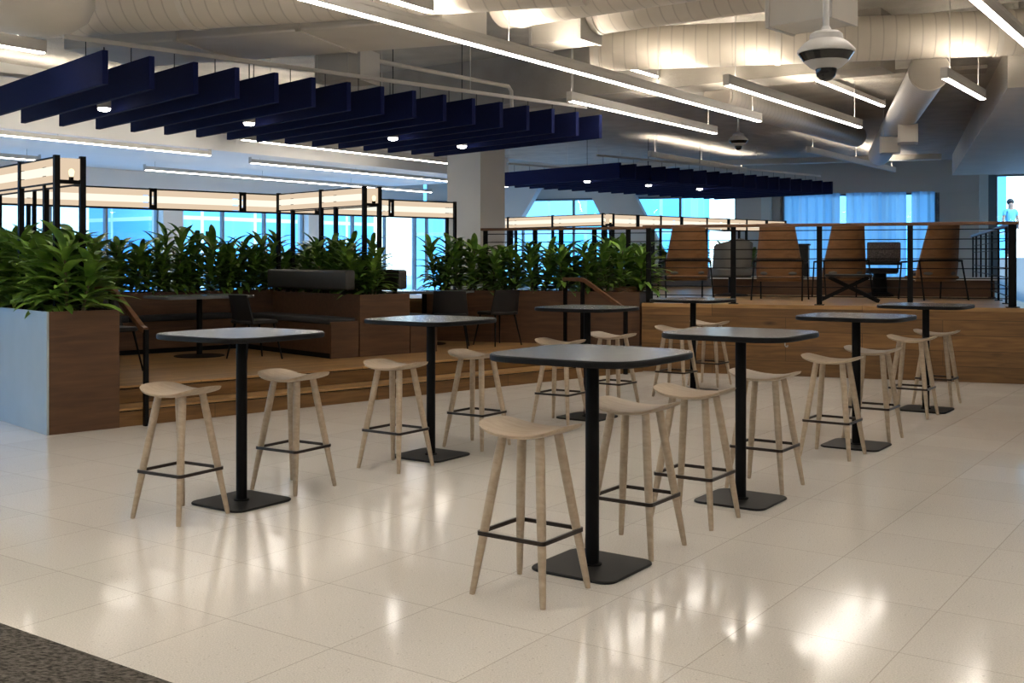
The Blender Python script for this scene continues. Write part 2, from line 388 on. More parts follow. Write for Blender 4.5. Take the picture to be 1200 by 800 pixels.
# left window wall along a1 at m = 21 : piers every ~4.4 m
Lw = (W1-W0).length; nb = 9; ux = (W1-W0).normalized()
bm = B(); box(bm, 0, Lw, 0, .25, 0, .45); struct('wall_window_sill', bm, M['wallwhite'], loc=W0, rotz=math.atan2(ux.y,ux.x))
bm = B(); box(bm, 0, Lw, 0, .25, HEAD, CEIL); struct('wall_window_head', bm, M['soffit'], loc=W0, rotz=math.atan2(ux.y,ux.x))
for k in range(nb):
    s0 = Lw*k/nb; s1 = Lw*(k+1)/nb
    bm = B(); box(bm, s0-.28, s0+.28, -.12, .30, 0, HEAD); struct('wall_pier_%d' % (k+1), bm, M['wallgrey'], loc=W0, rotz=math.atan2(ux.y,ux.x))
    window('window_%d' % (k+1), W0+ux*(s0+.28)-b1*-.12, W0+ux*(s1-.28)-b1*-.12, .45, HEAD, 3)
# far wall, left to right along PR: big windows behind the second booths, pier, window, grey wall, glazed entrance
def px_wall(px):                      # plan point of the far wall on a sight line
    k = (px-HX)/F; y = (29.3+.356*7.28)/(1+.356*k); return Vector((k*y, y, 0))
fd = (px_wall(1150)-px_wall(700)).normalized(); fa = math.atan2(fd.y, fd.x)
PLAT = .92
def far_block(name, x0, x1, z0, z1, mat, off=0, th=.25):
    p, q = px_wall(x0), px_wall(x1); bm = B(); box(bm, 0, (q-p).length, off, off+th, z0, z1)
    return struct(name, bm, mat, loc=p, rotz=fa)
HR = CAMZ+(303-229)/F*29.3
far_block('wall_far_head', 500, 1150, HR, CEIL, M['wallgrey'])
far_block('wall_far_pier', 863, 893, 0, HR, M['wallgrey'], off=-.1)
far_block('wall_far_column', 893, 905, 0, HR, M['steelblue'], off=-.2, th=.3)
far_block('wall_far_jamb', 905, 917, 0, HR, M['wallgrey'], off=-.05)
far_block('wall_far', 1098, 1147, 0, HR, M['wallgrey'], off=-.05)
far_block('wall_far_upper', 975, 1147, HR, CEIL, M['wallgrey'], off=-.1, th=.1)
far_block('trim_1', 1147, 1157, 0, CEIL-.3, M['steelblue'], off=-.35, th=.4)
far_block('wall_entrance_head', 1150, 1330, CAMZ+(303-205)/F*27.5, CEIL, M['wallgrey'], off=-.05)
far_block('trim_2', 1158, 1166, 0, CAMZ+(303-205)/F*27.5, M['frame'], off=-.1, th=.2)
window('window_21', px_wall(500), px_wall(863), PLAT, HR, 6)
window('window_22', px_wall(917), px_wall(1098), PLAT, HR, 3, fw=.09)
window('window_23', px_wall(1166), px_wall(1330), .1, CAMZ+(303-205)/F*27.5, 4, fw=.08)
M['sheer'], _nt, _out = new_mat('sheer_curtain')
_t = _nt.nodes.new('ShaderNodeBsdfTranslucent'); _t.inputs[0].default_value = (.55,.72,.85,1); _d = _nt.nodes.new('ShaderNodeBsdfTransparent')
_m = _nt.nodes.new('ShaderNodeMixShader'); _m.inputs[0].default_value = .25; lk(_nt, _t.outputs[0], _m.inputs[1]); lk(_nt, _d.outputs[0], _m.inputs[2]); lk(_nt, _m.outputs[0], _out.inputs[0])
def curtain(label, x0, x1):
    p, q = px_wall(x0), px_wall(x1); L = (q-p).length; bm = B(); n = int(L*40); vs = []
    for i in range(n+1):
        x = L*i/n; y = -.30+.035*math.sin(x*22)+.012*math.sin(x*51+1)
        vs.append([bm.verts.new((x,y+o,z)) for z, o in ((PLAT+.02,0),(HR+.02,0),(HR+.02,.004),(PLAT+.02,.004))])
    for a, b in zip(vs, vs[1:]):
        for k in range(4): bm.faces.new((a[k], a[(k+1)%4], b[(k+1)%4], b[k]))
    bm.faces.new(vs[0]); bm.faces.new(vs[-1][::-1])
    o = mesh_obj('sheer_curtain', bm, M['sheer'], None, True, p, fa); tag(o, label, 'curtain', 'sheer curtains'); return o
curtain('pale sheer curtain over the middle pane of the far grey wall window', 992, 1062)
curtain('pale sheer curtain over the right pane of the far grey wall window', 1068, 1095)
curtain('pale sheer curtain over the left pane of the far grey wall window', 920, 985)
# slanted structural braces inside the far windows
for nm, p0, p1 in (('slanted_brace', (640,208), (556,300)), ('slanted_brace', (700,208), (775,300))):
    q0, q1 = px_wall(p0[0]), px_wall(p1[0])
    bm = B()
    z0 = CEIL; z1 = PLAT
    A = q0-fd*0 ; t = Vector((0,0,1))
    w = .62
    pts = [Vector((*q0.xy, z0)), Vector((*q1.xy, z1))]
    for off in (-.75,):
        vs = []
        for o_ in (off, off+.35):
            nrm = Vector((fd.y,-fd.x,0))*-1
            for pnt in pts:
                for s in (-w, w): vs.append(bm.verts.new(pnt + fd*s + nrm*o_))
        a_, b_, c_, d_, e_, f_, g_, h_ = vs
        for q in ((a_,b_,d_,c_),(e_,f_,h_,g_),(a_,b_,f_,e_),(c_,d_,h_,g_),(a_,c_,g_,e_),(b_,d_,h_,f_)): bm.faces.new(q)
    struct(nm, bm, M['wallgrey'])

# lowered soffit along the windows (m > 15.8)
bm = B(); prism(bm, [(p.x,p.y) for p in (P1(-14,15.8), P1(22.5,15.8), P1(22.5,20.95), P1(-14,20.95))], 3.5, CEIL); struct('ceiling_soffit', bm, M['soffit'])
bm = B(); prism(bm, [(p.x,p.y) for p in (P1(13.7,15.78), P1(13.7,2.4), P1(14.4,1.0), P1(15.4,-1.3), P1(16,-7), P1(33,-7), P1(33,15.78))], 4.05, CEIL-.002); struct('ceiling_deck', bm, M['concrete'])
def ceil_z(p):
    if b1.dot(p) > 15.7: return 3.5
    return 4.05 if a1.dot(p) > 13.7 else CEIL
# square column
cc = Vector((-.54, 18.6, 0))
bm = B(); prism(bm, [(p.x,p.y) for p in (cc, cc+a1*.72, cc+a1*.72+b1*.72, cc+b1*.72)], 0, CEIL); struct('column', bm, M['column'], label='square pale column behind the booths')
# ceiling beams
bm = B(); prism(bm, [(p.x,p.y) for p in (P1(13.1,3.8), P1(13.7,3.8), P1(13.7,15.7), P1(13.1,15.7))], 3.8, CEIL); struct('ceiling_beam', bm, M['concrete_d'])
far_block('trim_3', 560, 1100, 3.92, 4.16, M['paint'], off=-1.9, th=.3)
# right bulkhead along a3, edge through (6.7,15.2)
bk = Vector((6.7,15.2,0)); dr = -b3
bm = B(); prism(bm, [(p.x,p.y) for p in (bk-a3*2.4, bk+a3*12.0, bk+a3*12.0+dr*6, bk-a3*2.4+dr*6)], 3.55, CEIL); struct('ceiling_bulkhead', bm, M['paint'])
bm = B(); prism(bm, [(p.x,p.y) for p in (Vector((4.6,14.75,0)), Vector((6.2,14.18,0)), Vector((6.33,14.55,0)), Vector((4.75,15.12,0)))], 4.0, CEIL); struct('ceiling_beam', bm, M['concrete_d'])

# ================================================================== STEPS, DECK, LOUNGE
DECK = .335
def strip2(name, u0, u1, n0, n1, z0, z1, mat, kind='structure'):
    bm = B(); box(bm, 0, u1-u0, 0, n1-n0, z0, z1); o = mesh_obj(name, bm, mat, None, False, P2(u0,n0), PI/2-rad(A2)); o['kind'] = kind; return o
# local x along a2, local y along b2 at that rotation
def riser(u0, u1, n0, n1, z0, z1):
    r = thing('wooden_step', '', '', P2(u0,n0), PI/2-rad(A2)); del r['label']; del r['category']; r['kind'] = 'structure'
    bm = B(); box(bm, 0, u1-u0, .018, n1-n0, z0, z1-.034); mesh_obj('riser', bm, M['oak'], r)
    bm = B(); box(bm, 0, u1-u0, .03, n1-n0, z1-.034, z1-.022); mesh_obj('shadow_groove', bm, M['black'], r)
    bm = B(); box(bm, 0, u1-u0, 0, n1-n0, z1-.022, z1, .003); mesh_obj('tread', bm, M['oak_tread'], r)
    return r
riser(4.0, 11.2, 9.6, 9.92, 0, .168)
riser(4.0, 11.0, 9.9, 15.0, 0, DECK)
# lounge platform: local x along front (to the right), local y = back
lx = math.atan2(ldir.y, ldir.x)
def lounge(name, s0, s1, d0, d1, z0, z1, mat):
    bm = B(); box(bm, s0, s1, d0, d1, z0, z1); return struct(name, bm, mat, loc=L0, rotz=lx)
lounge('lounge_platform', 0, 4.9, 0, 14.5, 0, PLAT-.05, M['oak'])
lounge('lounge_platform_wing', -4.3, -.002, .56, 14.5, DECK+.01, PLAT-.05, M['oak'])
lounge('lounge_floor', 0, 4.9, -.012, 14.5, PLAT-.05, PLAT, M['oak_tread'])
lounge('lounge_floor_wing', -4.3, -.002, .55, 14.5, PLAT-.05, PLAT, M['oak_tread'])
lounge('lounge_kerb', .3, 5.0-.3, 4.1, 4.5, PLAT, PLAT+.26, M['walnut'])
lounge('lounge_kerb_top', .26, 5.0-.26, 4.06, 4.54, PLAT+.26, PLAT+.30, M['soffit'])

# ================================================================== HIGH TABLES
def make_table():
    t = thing('high_table', '', 'table')
    bm = B(); slab(bm, rounded_rect(.47,.47,.07), 0, .014, .004); mesh_obj('base_plate', bm, M['plate'], t)
    bm = B(); lathe(bm, [(.048,.014),(.048,.02),(.034,.024),(.034,1.005),(.034,1.02)], 28); mesh_obj('column', bm, M['black'], t, True)
    bm = B(); box(bm, -.2,.2,-.03,.03,1.012,1.024); box(bm, -.03,.03,-.2,.2,1.0125,1.0245); mesh_obj('support_bracket', bm, M['black'], t)
    o = [(x*.84, y*.84) for x, y in rounded_square(1.0, 4.6, 96)]
    bm = B(); slab(bm, o, 1.0255, 1.058, .006); top = mesh_obj('tabletop', bm, M['edge'], t)
    bm = B(); slab(bm, [(x*.988, y*.988) for x, y in o], 1.0575, 1.060, .0008); mesh_obj('laminate_surface', bm, M['slate'], top)
    return t
tabs = [
 ((.396,5.37), 'square high table nearest the camera, front centre, grey top on black post'),
 ((1.44,6.85), 'square high table with a small bag hook, just right of the nearest table'),
 ((2.80,8.85), 'square high table in the right row, third one back from the front'),
 ((4.165,10.95), 'farthest-right square high table, close to the wooden lounge wall'),
 ((-1.69,6.80), 'leftmost square high table, standing before the brown planter'),
 ((-.625,8.39), 'square high table in front of the booth steps, second in the left row'),
 ((.72,10.42), 'square high table partly hidden behind the nearest one, by the right handrail'),
 ((2.08,12.5), 'smallest-looking high table at the back, against the middle of the lounge wall'),
]
t0 = make_table()
for i, ((x,y), lab) in enumerate(tabs):
    g = 'square high tables on the tile floor'
    if i == 0:
        t0.location = (x,y,0); t0.rotation_euler = (0,0,R1); t0['label'] = lab; t0['group'] = g; r = t0
    else: r = dup(t0, (x,y,0), R1, lab, g)
    if i == 1:
        bm = B(); tube(bm, [(.365,-.20,1.027),(.365,-.20,1.005),(.372,-.204,.998),(.382,-.21,.998),(.388,-.213,1.006)], .004, 8); mesh_obj('bag_hook', bm, M['camwhite'], r, True)

# ================================================================== BAR STOOLS
def make_stool():
    t = thing('bar_stool', '', 'stool')
    bm = B(); NR, NA = 10, 48; hx, hy = .222, .172; n = 3.9
    def pt(i, k):
        r = i/NR; a = 2*PI*k/NA; c, s = math.cos(a), math.sin(a)
        return hx*r*math.copysign(abs(c)**(2/n), c), hy*r*math.copysign(abs(s)**(2/n), s), r
    def zt(x, y): return .744 + .038*(abs(x)/hx)**2.1 - .008*(abs(y)/hy)**2
    rows = {}
    for top in (1, 0):
        rr = []
        for i in range(NR+1):
            ring = []
            for k in range(NA if i else 1):
                x, y, r = pt(i, k)
                th = .034*(1-.5*r**3)
                z = zt(x,y) if top else zt(x,y)-th
                if top and i == NR: z -= .004
                if not top: x *= (1-.03*r**4); y *= (1-.03*r**4)
                ring.append(bm.verts.new((x,y,z)))
            rr.append(ring)
        rows[top] = rr
        for i in range(NR):
            for k in range(NA):
                k2 = (k+1)%NA
                if i == 0: bm.faces.new((rr[0][0], rr[1][k], rr[1][k2]))
                else: bm.faces.new((rr[i][k], rr[i+1][k], rr[i+1][k2], rr[i][k2]))
    for k in range(NA):
        k2 = (k+1)%NA; bm.faces.new((rows[1][NR][k], rows[0][NR][k], rows[0][NR][k2], rows[1][NR][k2]))
    mesh_obj('seat', bm, M['ash'], t, True)
    for sx in (-1,1):
        for sy in (-1,1):
            top = Vector((sx*.10, sy*.075, .728)); bot = Vector((sx*.192, sy*.19, 0))
            bm = B(); tube(bm, [bot, bot.lerp(top,.03), bot.lerp(top,.45), bot.lerp(top,.85), top], [.0125,.0145,.0215,.0225,.021], 14)
            mesh_obj('leg', bm, M['ash'], t, True)
    # footrest: square bar wrapping the legs
    z = .275; k = z/.728; cx = .192+(.10-.192)*k+.021; cy = .19+(.075-.19)*k+.021
    bm = B(); o = rounded_rect(2*cx+.012, 2*cy+.012, .02, 5); ii = rounded_rect(2*cx-.012, 2*cy-.012, .012, 5); nn = len(o)
    vs = [[bm.verts.new((x,y,zz)) for x, y in pp] for pp, zz in ((o,z-.009),(o,z+.009),(ii,z+.009),(ii,z-.009))]
    for q in range(4):
        a, b = vs[q], vs[(q+1)%4]
        for i in range(nn): bm.faces.new((a[i], a[(i+1)%nn], b[(i+1)%nn], b[i]))
    mesh_obj('footrest', bm, M['bronze'], t)
    return t
stools = [
 ((.085,4.98), 0, 'pale wooden bar stool nearest the camera, in front of the nearest high table'),
 ((.65,5.73), 0, 'pale wooden bar stool right behind the black post of the nearest high table'),
 ((1.065,6.345), 0, 'pale wooden bar stool in front-left of the table with the bag hook'),
 ((1.69,7.27), 0, 'pale wooden bar stool on the far side of the table with the bag hook'),
 ((-1.96,6.435), 4, 'leftmost pale wooden bar stool, before the leftmost high table'),
 ((-1.45,7.225), 3, 'pale wooden bar stool at the far right side of the leftmost high table'),
 ((-.85,7.95), 0, 'pale wooden bar stool left of the high table before the booth steps'),
 ((-.285,8.84), 0, 'pale wooden bar stool right of the high table before the booth steps'),
 ((.45,10.12), 2, 'pale bar stool at the left side of the table by the right handrail'),
 ((1.02,10.98), -3, 'pale bar stool at the right side of the table by the right handrail'),
 ((2.48,8.42), 0, 'pale bar stool at the near side of the third table of the right row'),
 ((3.05,9.2), 0, 'pale bar stool at the far side of the third table of the right row'),
 ((3.88,10.55), 0, 'pale bar stool at the near side of the farthest-right high table'),
 ((4.45,11.4), 0, 'rightmost pale bar stool, at the far side of the farthest-right high table'),
 ((1.82,12.05), 0, 'pale bar stool at the near-left of the backmost high table'),
 ((2.38,13.1), 0, 'pale bar stool farthest back, beyond the backmost high table by the lounge wall'),
]
s0 = make_stool()
for i, ((x,y), dr_, lab) in enumerate(stools):
    g = 'bar stools around the high tables'; rz = R1+rad(dr_)
    if i == 0: s0.location = (x,y,0); s0.rotation_euler = (0,0,rz); s0['label'] = lab; s0['group'] = g
    else: dup(s0, (x,y,0), rz, lab, g)

# ================================================================== PLANTERS AND BOOTHS
TH = PI/2-rad(A2)                          # local x along a2, local y along b2
# front planter: u 3.37..4.0, n 9.6..15
p = thing('planter_box', 'tall brown planter with pale side panel at left, full of leafy plants', 'planter', P2(3.37,9.6), TH, 'planter boxes round the booths')
W, D, H = .64, 4.4, 1.063
bm = B(); box(bm, .02, W, 0, .02, 0, H, .002); mesh_obj('front_panel', bm, M['walnut'], p)
bm = B(); box(bm, 0, .0195, 0, D, 0, H, .002); o = mesh_obj('side_panel', bm, M['white_panel'], p); o['label'] = 'pale blue-grey side panel'
bm = B(); box(bm, W-.02, W, .0205, D, 0, H, .002); mesh_obj('inner_panel', bm, M['walnut'], p)
bm = B(); box(bm, .02, W-.0205, .0205, D, .9, H-.05); mesh_obj('soil', bm, M['soil'], p)
# rear planter along a2 at n 13.52..14.05
p = thing('planter_box', 'long low dark wood planter behind the rear booth bench, before the windows', 'planter', P2(4.02,13.52,DECK), TH, 'planter boxes round the booths')
W = 5.9; H = 1.085-DECK
bm = B(); box(bm, 0, W, 0, .03, 0, H, .003); mesh_obj('front_panel', bm, M['walnut'], p)
bm = B(); box(bm, 0, W, .5, .53, 0, H, .003); mesh_obj('back_panel', bm, M['walnut_d'], p)
bm = B(); box(bm, 0, W, .03, .5, .55, H-.05); mesh_obj('soil', bm, M['soil'], p)
# rear booth bench
def bench(label, loc, L, rot, depth=.5):
    b = thing('booth_bench', label, 'bench', loc, rot, 'booth benches')
    bm = B(); box(bm, .01, L-.01, .06, depth, 0, .06); mesh_obj('plinth', bm, M['black'], b)
    bm = B(); box(bm, 0, L, .02, depth, .06, .40, .004); mesh_obj('base', bm, M['walnut'], b)
    n = max(1, round(L/1.5))
    for k in range(n):
        bm = B(); box(bm, L*k/n+.01, L*(k+1)/n-.01, 0, depth-.02, .40, .465, .02, 3); mesh_obj('seat_cushion', bm, M['cushion'], b, True)
    return b
bench('dark cushioned booth bench along the rear planter, facing the steps at left', P2(4.04,13.0,DECK), 3.04, TH)
bench('dark cushioned booth bench along the rear planter in the right booth', P2(8.75,13.0,DECK), 1.1, TH)
# double booth between the two bays: planter in the middle, seats either side
n0, n1 = 10.91, 12.96
p = thing('booth_divider', 'walnut double booth divider with planter between two back-to-back seats', 'divider', P2(7.51,n0,DECK), TH)
bm = B(); box(bm, 0, .75, 0, .03, 0, .75, .003); mesh_obj('end_panel', bm, M['walnut'], p)
bm = B(); box(bm, 0, .03, .03, n1-n0, 0, .75, .003); box(bm, .72, .75, .03, n1-n0, 0, .75, .003); mesh_obj('side_panel', bm, M['walnut'], p)
bm = B(); box(bm, .03, .72, .03, n1-n0, .5, .70); mesh_obj('soil', bm, M['soil'], p)
for x0, x1 in ((-.09,.05), (.70,.84)):
    bm = B(); box(bm, x0, x1, .16, n1-n0, .80, 1.045, .03, 3); mesh_obj('headrest', bm, M['headrest'], p, True)
    for y in (.3,1.6):
        bm = B(); box(bm, (x0+x1)/2-.015, (x0+x1)/2+.015, y, y+.06, .75, .82); mesh_obj('headrest_bracket', bm, M['black'], p)
for lab, u0, u1, sgn in (('dark cushioned seat on the left side of the double booth divider', 7.10, 7.495, 1), ('dark cushioned seat on the right side of the double booth divider', 8.275, 8.70, -1)):
    b = thing('booth_bench', lab, 'bench', P2(u0,n0,DECK), TH, 'booth benches'); w = u1-u0
    bm = B(); box(bm, .02, w-.02, .05, n1-n0-.02, 0, .06); mesh_obj('plinth', bm, M['black'], b)
    bm = B(); box(bm, 0, w, 0, .025, 0, .435, .003); mesh_obj('end_panel', bm, M['walnut'], b)
    bm = B(); box(bm, .02, w, .03, n1-n0, .06, .40); mesh_obj('base', bm, M['walnut'], b)
    bm = B(); box(bm, .0, w-.01, .05, n1-n0-.02, .405, .475, .02, 3); mesh_obj('seat_cushion', bm, M['cushion'], b, True)
# planter along the lounge line (right bay)
p = thing('planter_box', 'brown wooden planter with leafy plants between the right handrail and column', 'planter', P3(-3.25,0,DECK), lx, 'planter boxes round the booths')
W = 3.22
bm = B(); box(bm, 0, W, 0, .03, 0, .73, .003); mesh_obj('front_panel', bm, M['walnut'], p)
bm = B(); box(bm, 0, W, .51, .54, 0, .73, .003); mesh_obj('back_panel', bm, M['walnut_d'], p)
bm = B(); box(bm, W-.03, W, .03, .51, 0, .73, .003); mesh_obj('side_panel', bm, M['walnut'], p)
bm = B(); box(bm, 0, W-.03, .03, .51, .5, .68); mesh_obj('soil', bm, M['soil'], p)
bm = B(); tube(bm, [(W-.26,.25,.73),(W-.26,.25,.78),(W-.26,.25,.80)], [.17,.17,.13], 28); o = mesh_obj('corner_cap', bm, M['tan'], p, True); o['label'] = 'rounded tan cap on the planter end'
# booth tables
def booth_table(label, loc, rot, w, d):
    t = thing('booth_table', label, 'table', loc, rot, 'low tables in the booths')
    bm = B(); lathe(bm, [(.30,0),(.30,.008),(.05,.022)], 32); mesh_obj('base_plate', bm, M['black'], t, True)
    bm = B(); lathe(bm, [(.035,.02),(.035,.705)], 20); mesh_obj('column', bm, M['black'], t, True)
    bm = B(); slab(bm, rounded_rect(w,d,.05), .705, .74, .005); mesh_obj('tabletop', bm, M['slate'], t)
    return t
booth_table('dark low table in the left booth with a round base', P2(6.15,12.35,DECK), TH, 1.15, .7)
booth_table('dark low table in the right booth, behind two black chairs', (-1.22,15.15,DECK), lx, 1.25, .7)
# dark booth chairs
def make_chair():
    t = thing('booth_chair', '', 'chair')
    bm = B()
    N = 10; rows = []
    for side in (0, .022):
        for j in range(7):
            v = j/6; row = []
            for i in range(N+1):
                a = -1+2*i/N
                w = .24*(1-.12*v); x = a*w; y = -.21-.05*v+side + .06*a*a*(1-.4*v); z = .43+.33*v
                row.append(bm.verts.new((x,y,z)))
            rows.append(row)
    for s in (0,7):
        for j in range(6):
            for i in range(N): bm.faces.new((rows[s+j][i], rows[s+j][i+1], rows[s+j+1][i+1], rows[s+j+1][i]))
    for i in range(N):
        bm.faces.new((rows[0][i], rows[0][i+1], rows[7][i+1], rows[7][i])); bm.faces.new((rows[6][i], rows[6][i+1], rows[13][i+1], rows[13][i]))
    for j in range(6):
        bm.faces.new((rows[j][0], rows[j+1][0], rows[8+j][0], rows[7+j][0])); bm.faces.new((rows[j][N], rows[j+1][N], rows[8+j][N], rows[7+j][N]))
    mesh_obj('backrest', bm, M['dark'], t, True)
    bm = B(); slab(bm, rounded_rect(.46,.44,.09), .42, .465, .012); mesh_obj('seat', bm, M['dark'], t)
    for sx in (-1,1):
        for sy in (-1,1):
            bm = B(); tube(bm, [(sx*.235,sy*.235,0),(sx*.17,sy*.16,.42)], [.009,.014], 10); mesh_obj('leg', bm, M['black'], t, True)
    return t
c0 = make_chair()
for i, (loc, rz, lab) in enumerate((
   (P2(4.62,11.3,DECK), R2+rad(-80), 'black chair just behind the left handrail beside the brown planter'),
   (P2(6.45,11.55,DECK), R2+rad(0), 'black chair at the left booth table, its back to the steps'),
   ((-.82,14.55,DECK), R3+rad(20), 'black chair at the right booth table, the left one of two'),
   ((-.20,14.95,DECK), R3+rad(60), 'black chair at the right booth table, the right one of two'))):
    g = 'black chairs in the booths'
    if i == 0: c0.location = loc; c0.rotation_euler = (0,0,rz); c0['label'] = lab; c0['group'] = g
    else: dup(c0, loc, rz, lab, g)

# ================================================================== PLANTS
def make_plant(seed, h=.78):
    rnd = random.Random(seed)
    t = thing('leafy_plant', '', 'plant')
    bs = B(); bf = B()
    for s in range(5):
        ang = s*PI*.4+rnd.uniform(-.5,.5); r0 = rnd.uniform(.03,.14); lean = rnd.uniform(.02,.12)
        hh = h*rnd.uniform(.45,.95)
        base = Vector((r0*math.cos(ang), r0*math.sin(ang), 0)); tip = base+Vector((lean*math.cos(ang), lean*math.sin(ang), hh))
        tube(bs, [base, base.lerp(tip,.5), tip], [.013,.011,.007], 7)
        nl = 26
        for k in range(nl):
            v = .12+.88*k/nl; p = base.lerp(tip, v)
            az = k*2.4+rnd.uniform(-.4,.4)
            el = rad(rnd.uniform(14,44) + 40*v**2.0)
            L = rnd.uniform(.28,.44)*(1.05-.25*v); w = rnd.uniform(.032,.048)
            hd = Vector((math.cos(az), math.sin(az), 0)); sd = Vector((-hd.y, hd.x, 0))
            pts = []; q = p.copy(); e = el; NS = 6
            for j in range(NS+1):
                pts.append((q.copy(), e)); e -= rnd.uniform(.09,.21); q = q + (hd*math.cos(e)+Vector((0,0,1))*math.sin(e))*L/NS
            prev = None
            for j, (q, e) in enumerate(pts):
                x = j/NS; ww = w*(math.sin(PI*min(1, x*.86+.12))**.8) if j < NS else .001
                nrm = Vector((0,0,1))*math.cos(e)-hd*math.sin(e)
                row = [bf.verts.new(q-sd*ww+nrm*ww*.35), bf.verts.new(q), bf.verts.new(q+sd*ww+nrm*ww*.35)]
                if prev:
                    bf.faces.new((prev[0],prev[1],row[1],row[0])); bf.faces.new((prev[1],prev[2],row[2],row[1]))
                prev = row
    mesh_obj('stems', bs, M['stem'], t, True)
    for f in bf.faces: f.smooth = True
    me = bpy.data.meshes.new('foliage'); bf.to_mesh(me); bf.free(); me.materials.append(M['leaf'])
    o = bpy.data.objects.new('foliage', me); C.objects.link(o); o.parent = t
    return t
protos = [make_plant(s) for s in (3, 11, 23)]
used = [False]*3
cnt = [0]
def plant(loc, sc, label, group):
    k = cnt[0] % 3; cnt[0] += 1; rz = random.uniform(0, 6.28); s = (sc*random.uniform(.95,1.1),)*2+(sc*random.uniform(.88,1.1),)
    if not used[k]:
        used[k] = True; r = protos[k]; r.location = loc; r.rotation_euler = (0,0,rz); r.scale = s; r['label'] = label; r['group'] = group
    else: r = dup(protos[k], loc, rz, label, group, s)
    return r
for k in range(8):
    plant(P2(3.69+random.uniform(-.07,.07), 9.82+.42*k, 1.01), 1.08 if k else 1.16, 'bushy leafy plant in the pale-sided brown planter, %s from its front end' % ORD[k], 'plants in the front planter')
for k in range(8):
    plant(P2(3.62+random.uniform(-.1,.1)+(.15 if k%2 else -.1), 9.98+.42*k, 1.01), .92, 'low leafy plant filling gaps in the pale-sided planter, %s back' % ORD[k], 'plants in the front planter')
for k in range(11):
    plant(P2(4.3+.52*k, 13.78+random.uniform(-.06,.06), DECK+.70), 1.08, 'leafy plant behind the rear bench before the windows, %s from the left' % ORD[k], 'plants in the rear planter')
for k in range(10):
    plant(P2(4.55+.52*k, 13.66+random.uniform(-.04,.04), DECK+.70), .85, 'lower leafy plant at the front edge of the rear planter, %s from the left' % ORD[k], 'plants in the rear planter')
for k in range(4):
    plant(P2(7.9+random.uniform(-.1,.1), 11.25+.47*k, DECK+.70), .95, 'leafy plant on the double booth divider, %s back from its end panel' % ORD[k], 'plants on the booth divider')
for k in range(9):
    plant(P3(-3.05+.37*k, .27+random.uniform(-.07,.07), DECK+.68), .98, 'leafy plant before the cable railing and column, %s from the left' % ORD[k], 'plants in the lounge-side planter')
# second booth cluster behind the railing
p = thing('planter_box', 'distant low planter under the far lit beams behind the railing', 'planter', P2(15.9,14.8,PLAT), TH, 'planter boxes round the booths')
bm = B(); box(bm, 0, 7.0, 0, .03, 0, .4); mesh_obj('front_panel', bm, M['walnut'], p)
bm = B(); box(bm, 0, 7.0, .5, .53, 0, .4); mesh_obj('back_panel', bm, M['walnut_d'], p)
bm = B(); box(bm, 0, 7.0, .03, .5, .2, .36); mesh_obj('soil', bm, M['soil'], p)
for k in range(6):
    plant(P2(16.4+1.0*k, 15.06, PLAT+.35), .8, 'small distant plant under the far lit beams, %s from the left' % ORD[k], 'plants in the far planter')

# ================================================================== LIT BEAMS ON BLACK POSTS
ZT, ZB = 2.43, 2.20
def lit_beam(label, loc, rot, L, posts, zfoot, back_posts=None, dividers=(), endpair=True, gap=.23, zfoot2=None, end_bulb=True):
    """beam along local y from 0 to L, two lamp walls at x=0 and x=gap; black posts at listed y on both rows"""
    b = thing('lamp_canopy', label, 'light', loc, rot, 'lit beams on black posts above the booths')
    z0 = -loc[2]
    for y in posts:
        for x in (0, gap):
            bm = B(); box(bm, x-.024, x+.024, y-.024, y+.024, zfoot+z0, ZT+.012+z0); mesh_obj('post', bm, M['black'], b)
    for x in (.0, gap):
        zz = [ZB, ZB+(ZT-ZB)/3-.008, ZB+(ZT-ZB)*2/3-.004, ZT-.012]
        for j in range(3):
            bm = B(); box(bm, x-.006, x+.006, .022, L, zz[j]+.004+z0, zz[j+1]-.004+z0); mesh_obj('lamp_panel', bm, M['lampcore'] if j == 1 else M['lampshade'], b)
        bm = B(); box(bm, x-.012, x+.012, .02, L, ZB-.014+z0, ZB+z0); box(bm, x-.012, x+.012, .02, L, ZT-.012+z0, ZT+z0); mesh_obj('rail', bm, M['black'], b)
        for y in dividers:
            bm = B(); box(bm, x-.02, x+.02, y-.05, y-.02, ZB-.02+z0, ZT+.005+z0); box(bm, x-.02, x+.02, y+.02, y+.05, ZB-.02+z0, ZT+.005+z0)
            box(bm, x-.018, x+.018, y-.02, y+.02, ZT-.03+z0, ZT+.004+z0); box(bm, x-.018, x+.018, y-.02, y+.02, ZB-.019+z0, ZB+.03+z0); mesh_obj('divider', bm, M['black'], b)
    bm = B(); box(bm, .02, gap-.02, -.015, .015, ZB-.01+z0, ZB+.025+z0); mesh_obj('crossbar', bm, M['black'], b)
    if end_bulb:
        bm = B(); box(bm, .02, gap-.02, -.004, .004, ZB+.03+z0, ZT-.01+z0); mesh_obj('end_lamp_panel', bm, M['lampshade'], b)
        bm = B(); lathe(bm, [(.0,.075),(.016,.07),(.026,.05),(.022,.02),(.013,0)], 16, (gap/2, -.045, ZB+.05+z0)); mesh_obj('bulb', bm, M['bulb'], b, True)
        bm = B(); box(bm, gap/2-.014, gap/2+.014, -.06, -.02, ZB+.022+z0, ZB+.05+z0); mesh_obj('bulb_holder', bm, M['black'], b)
    return b
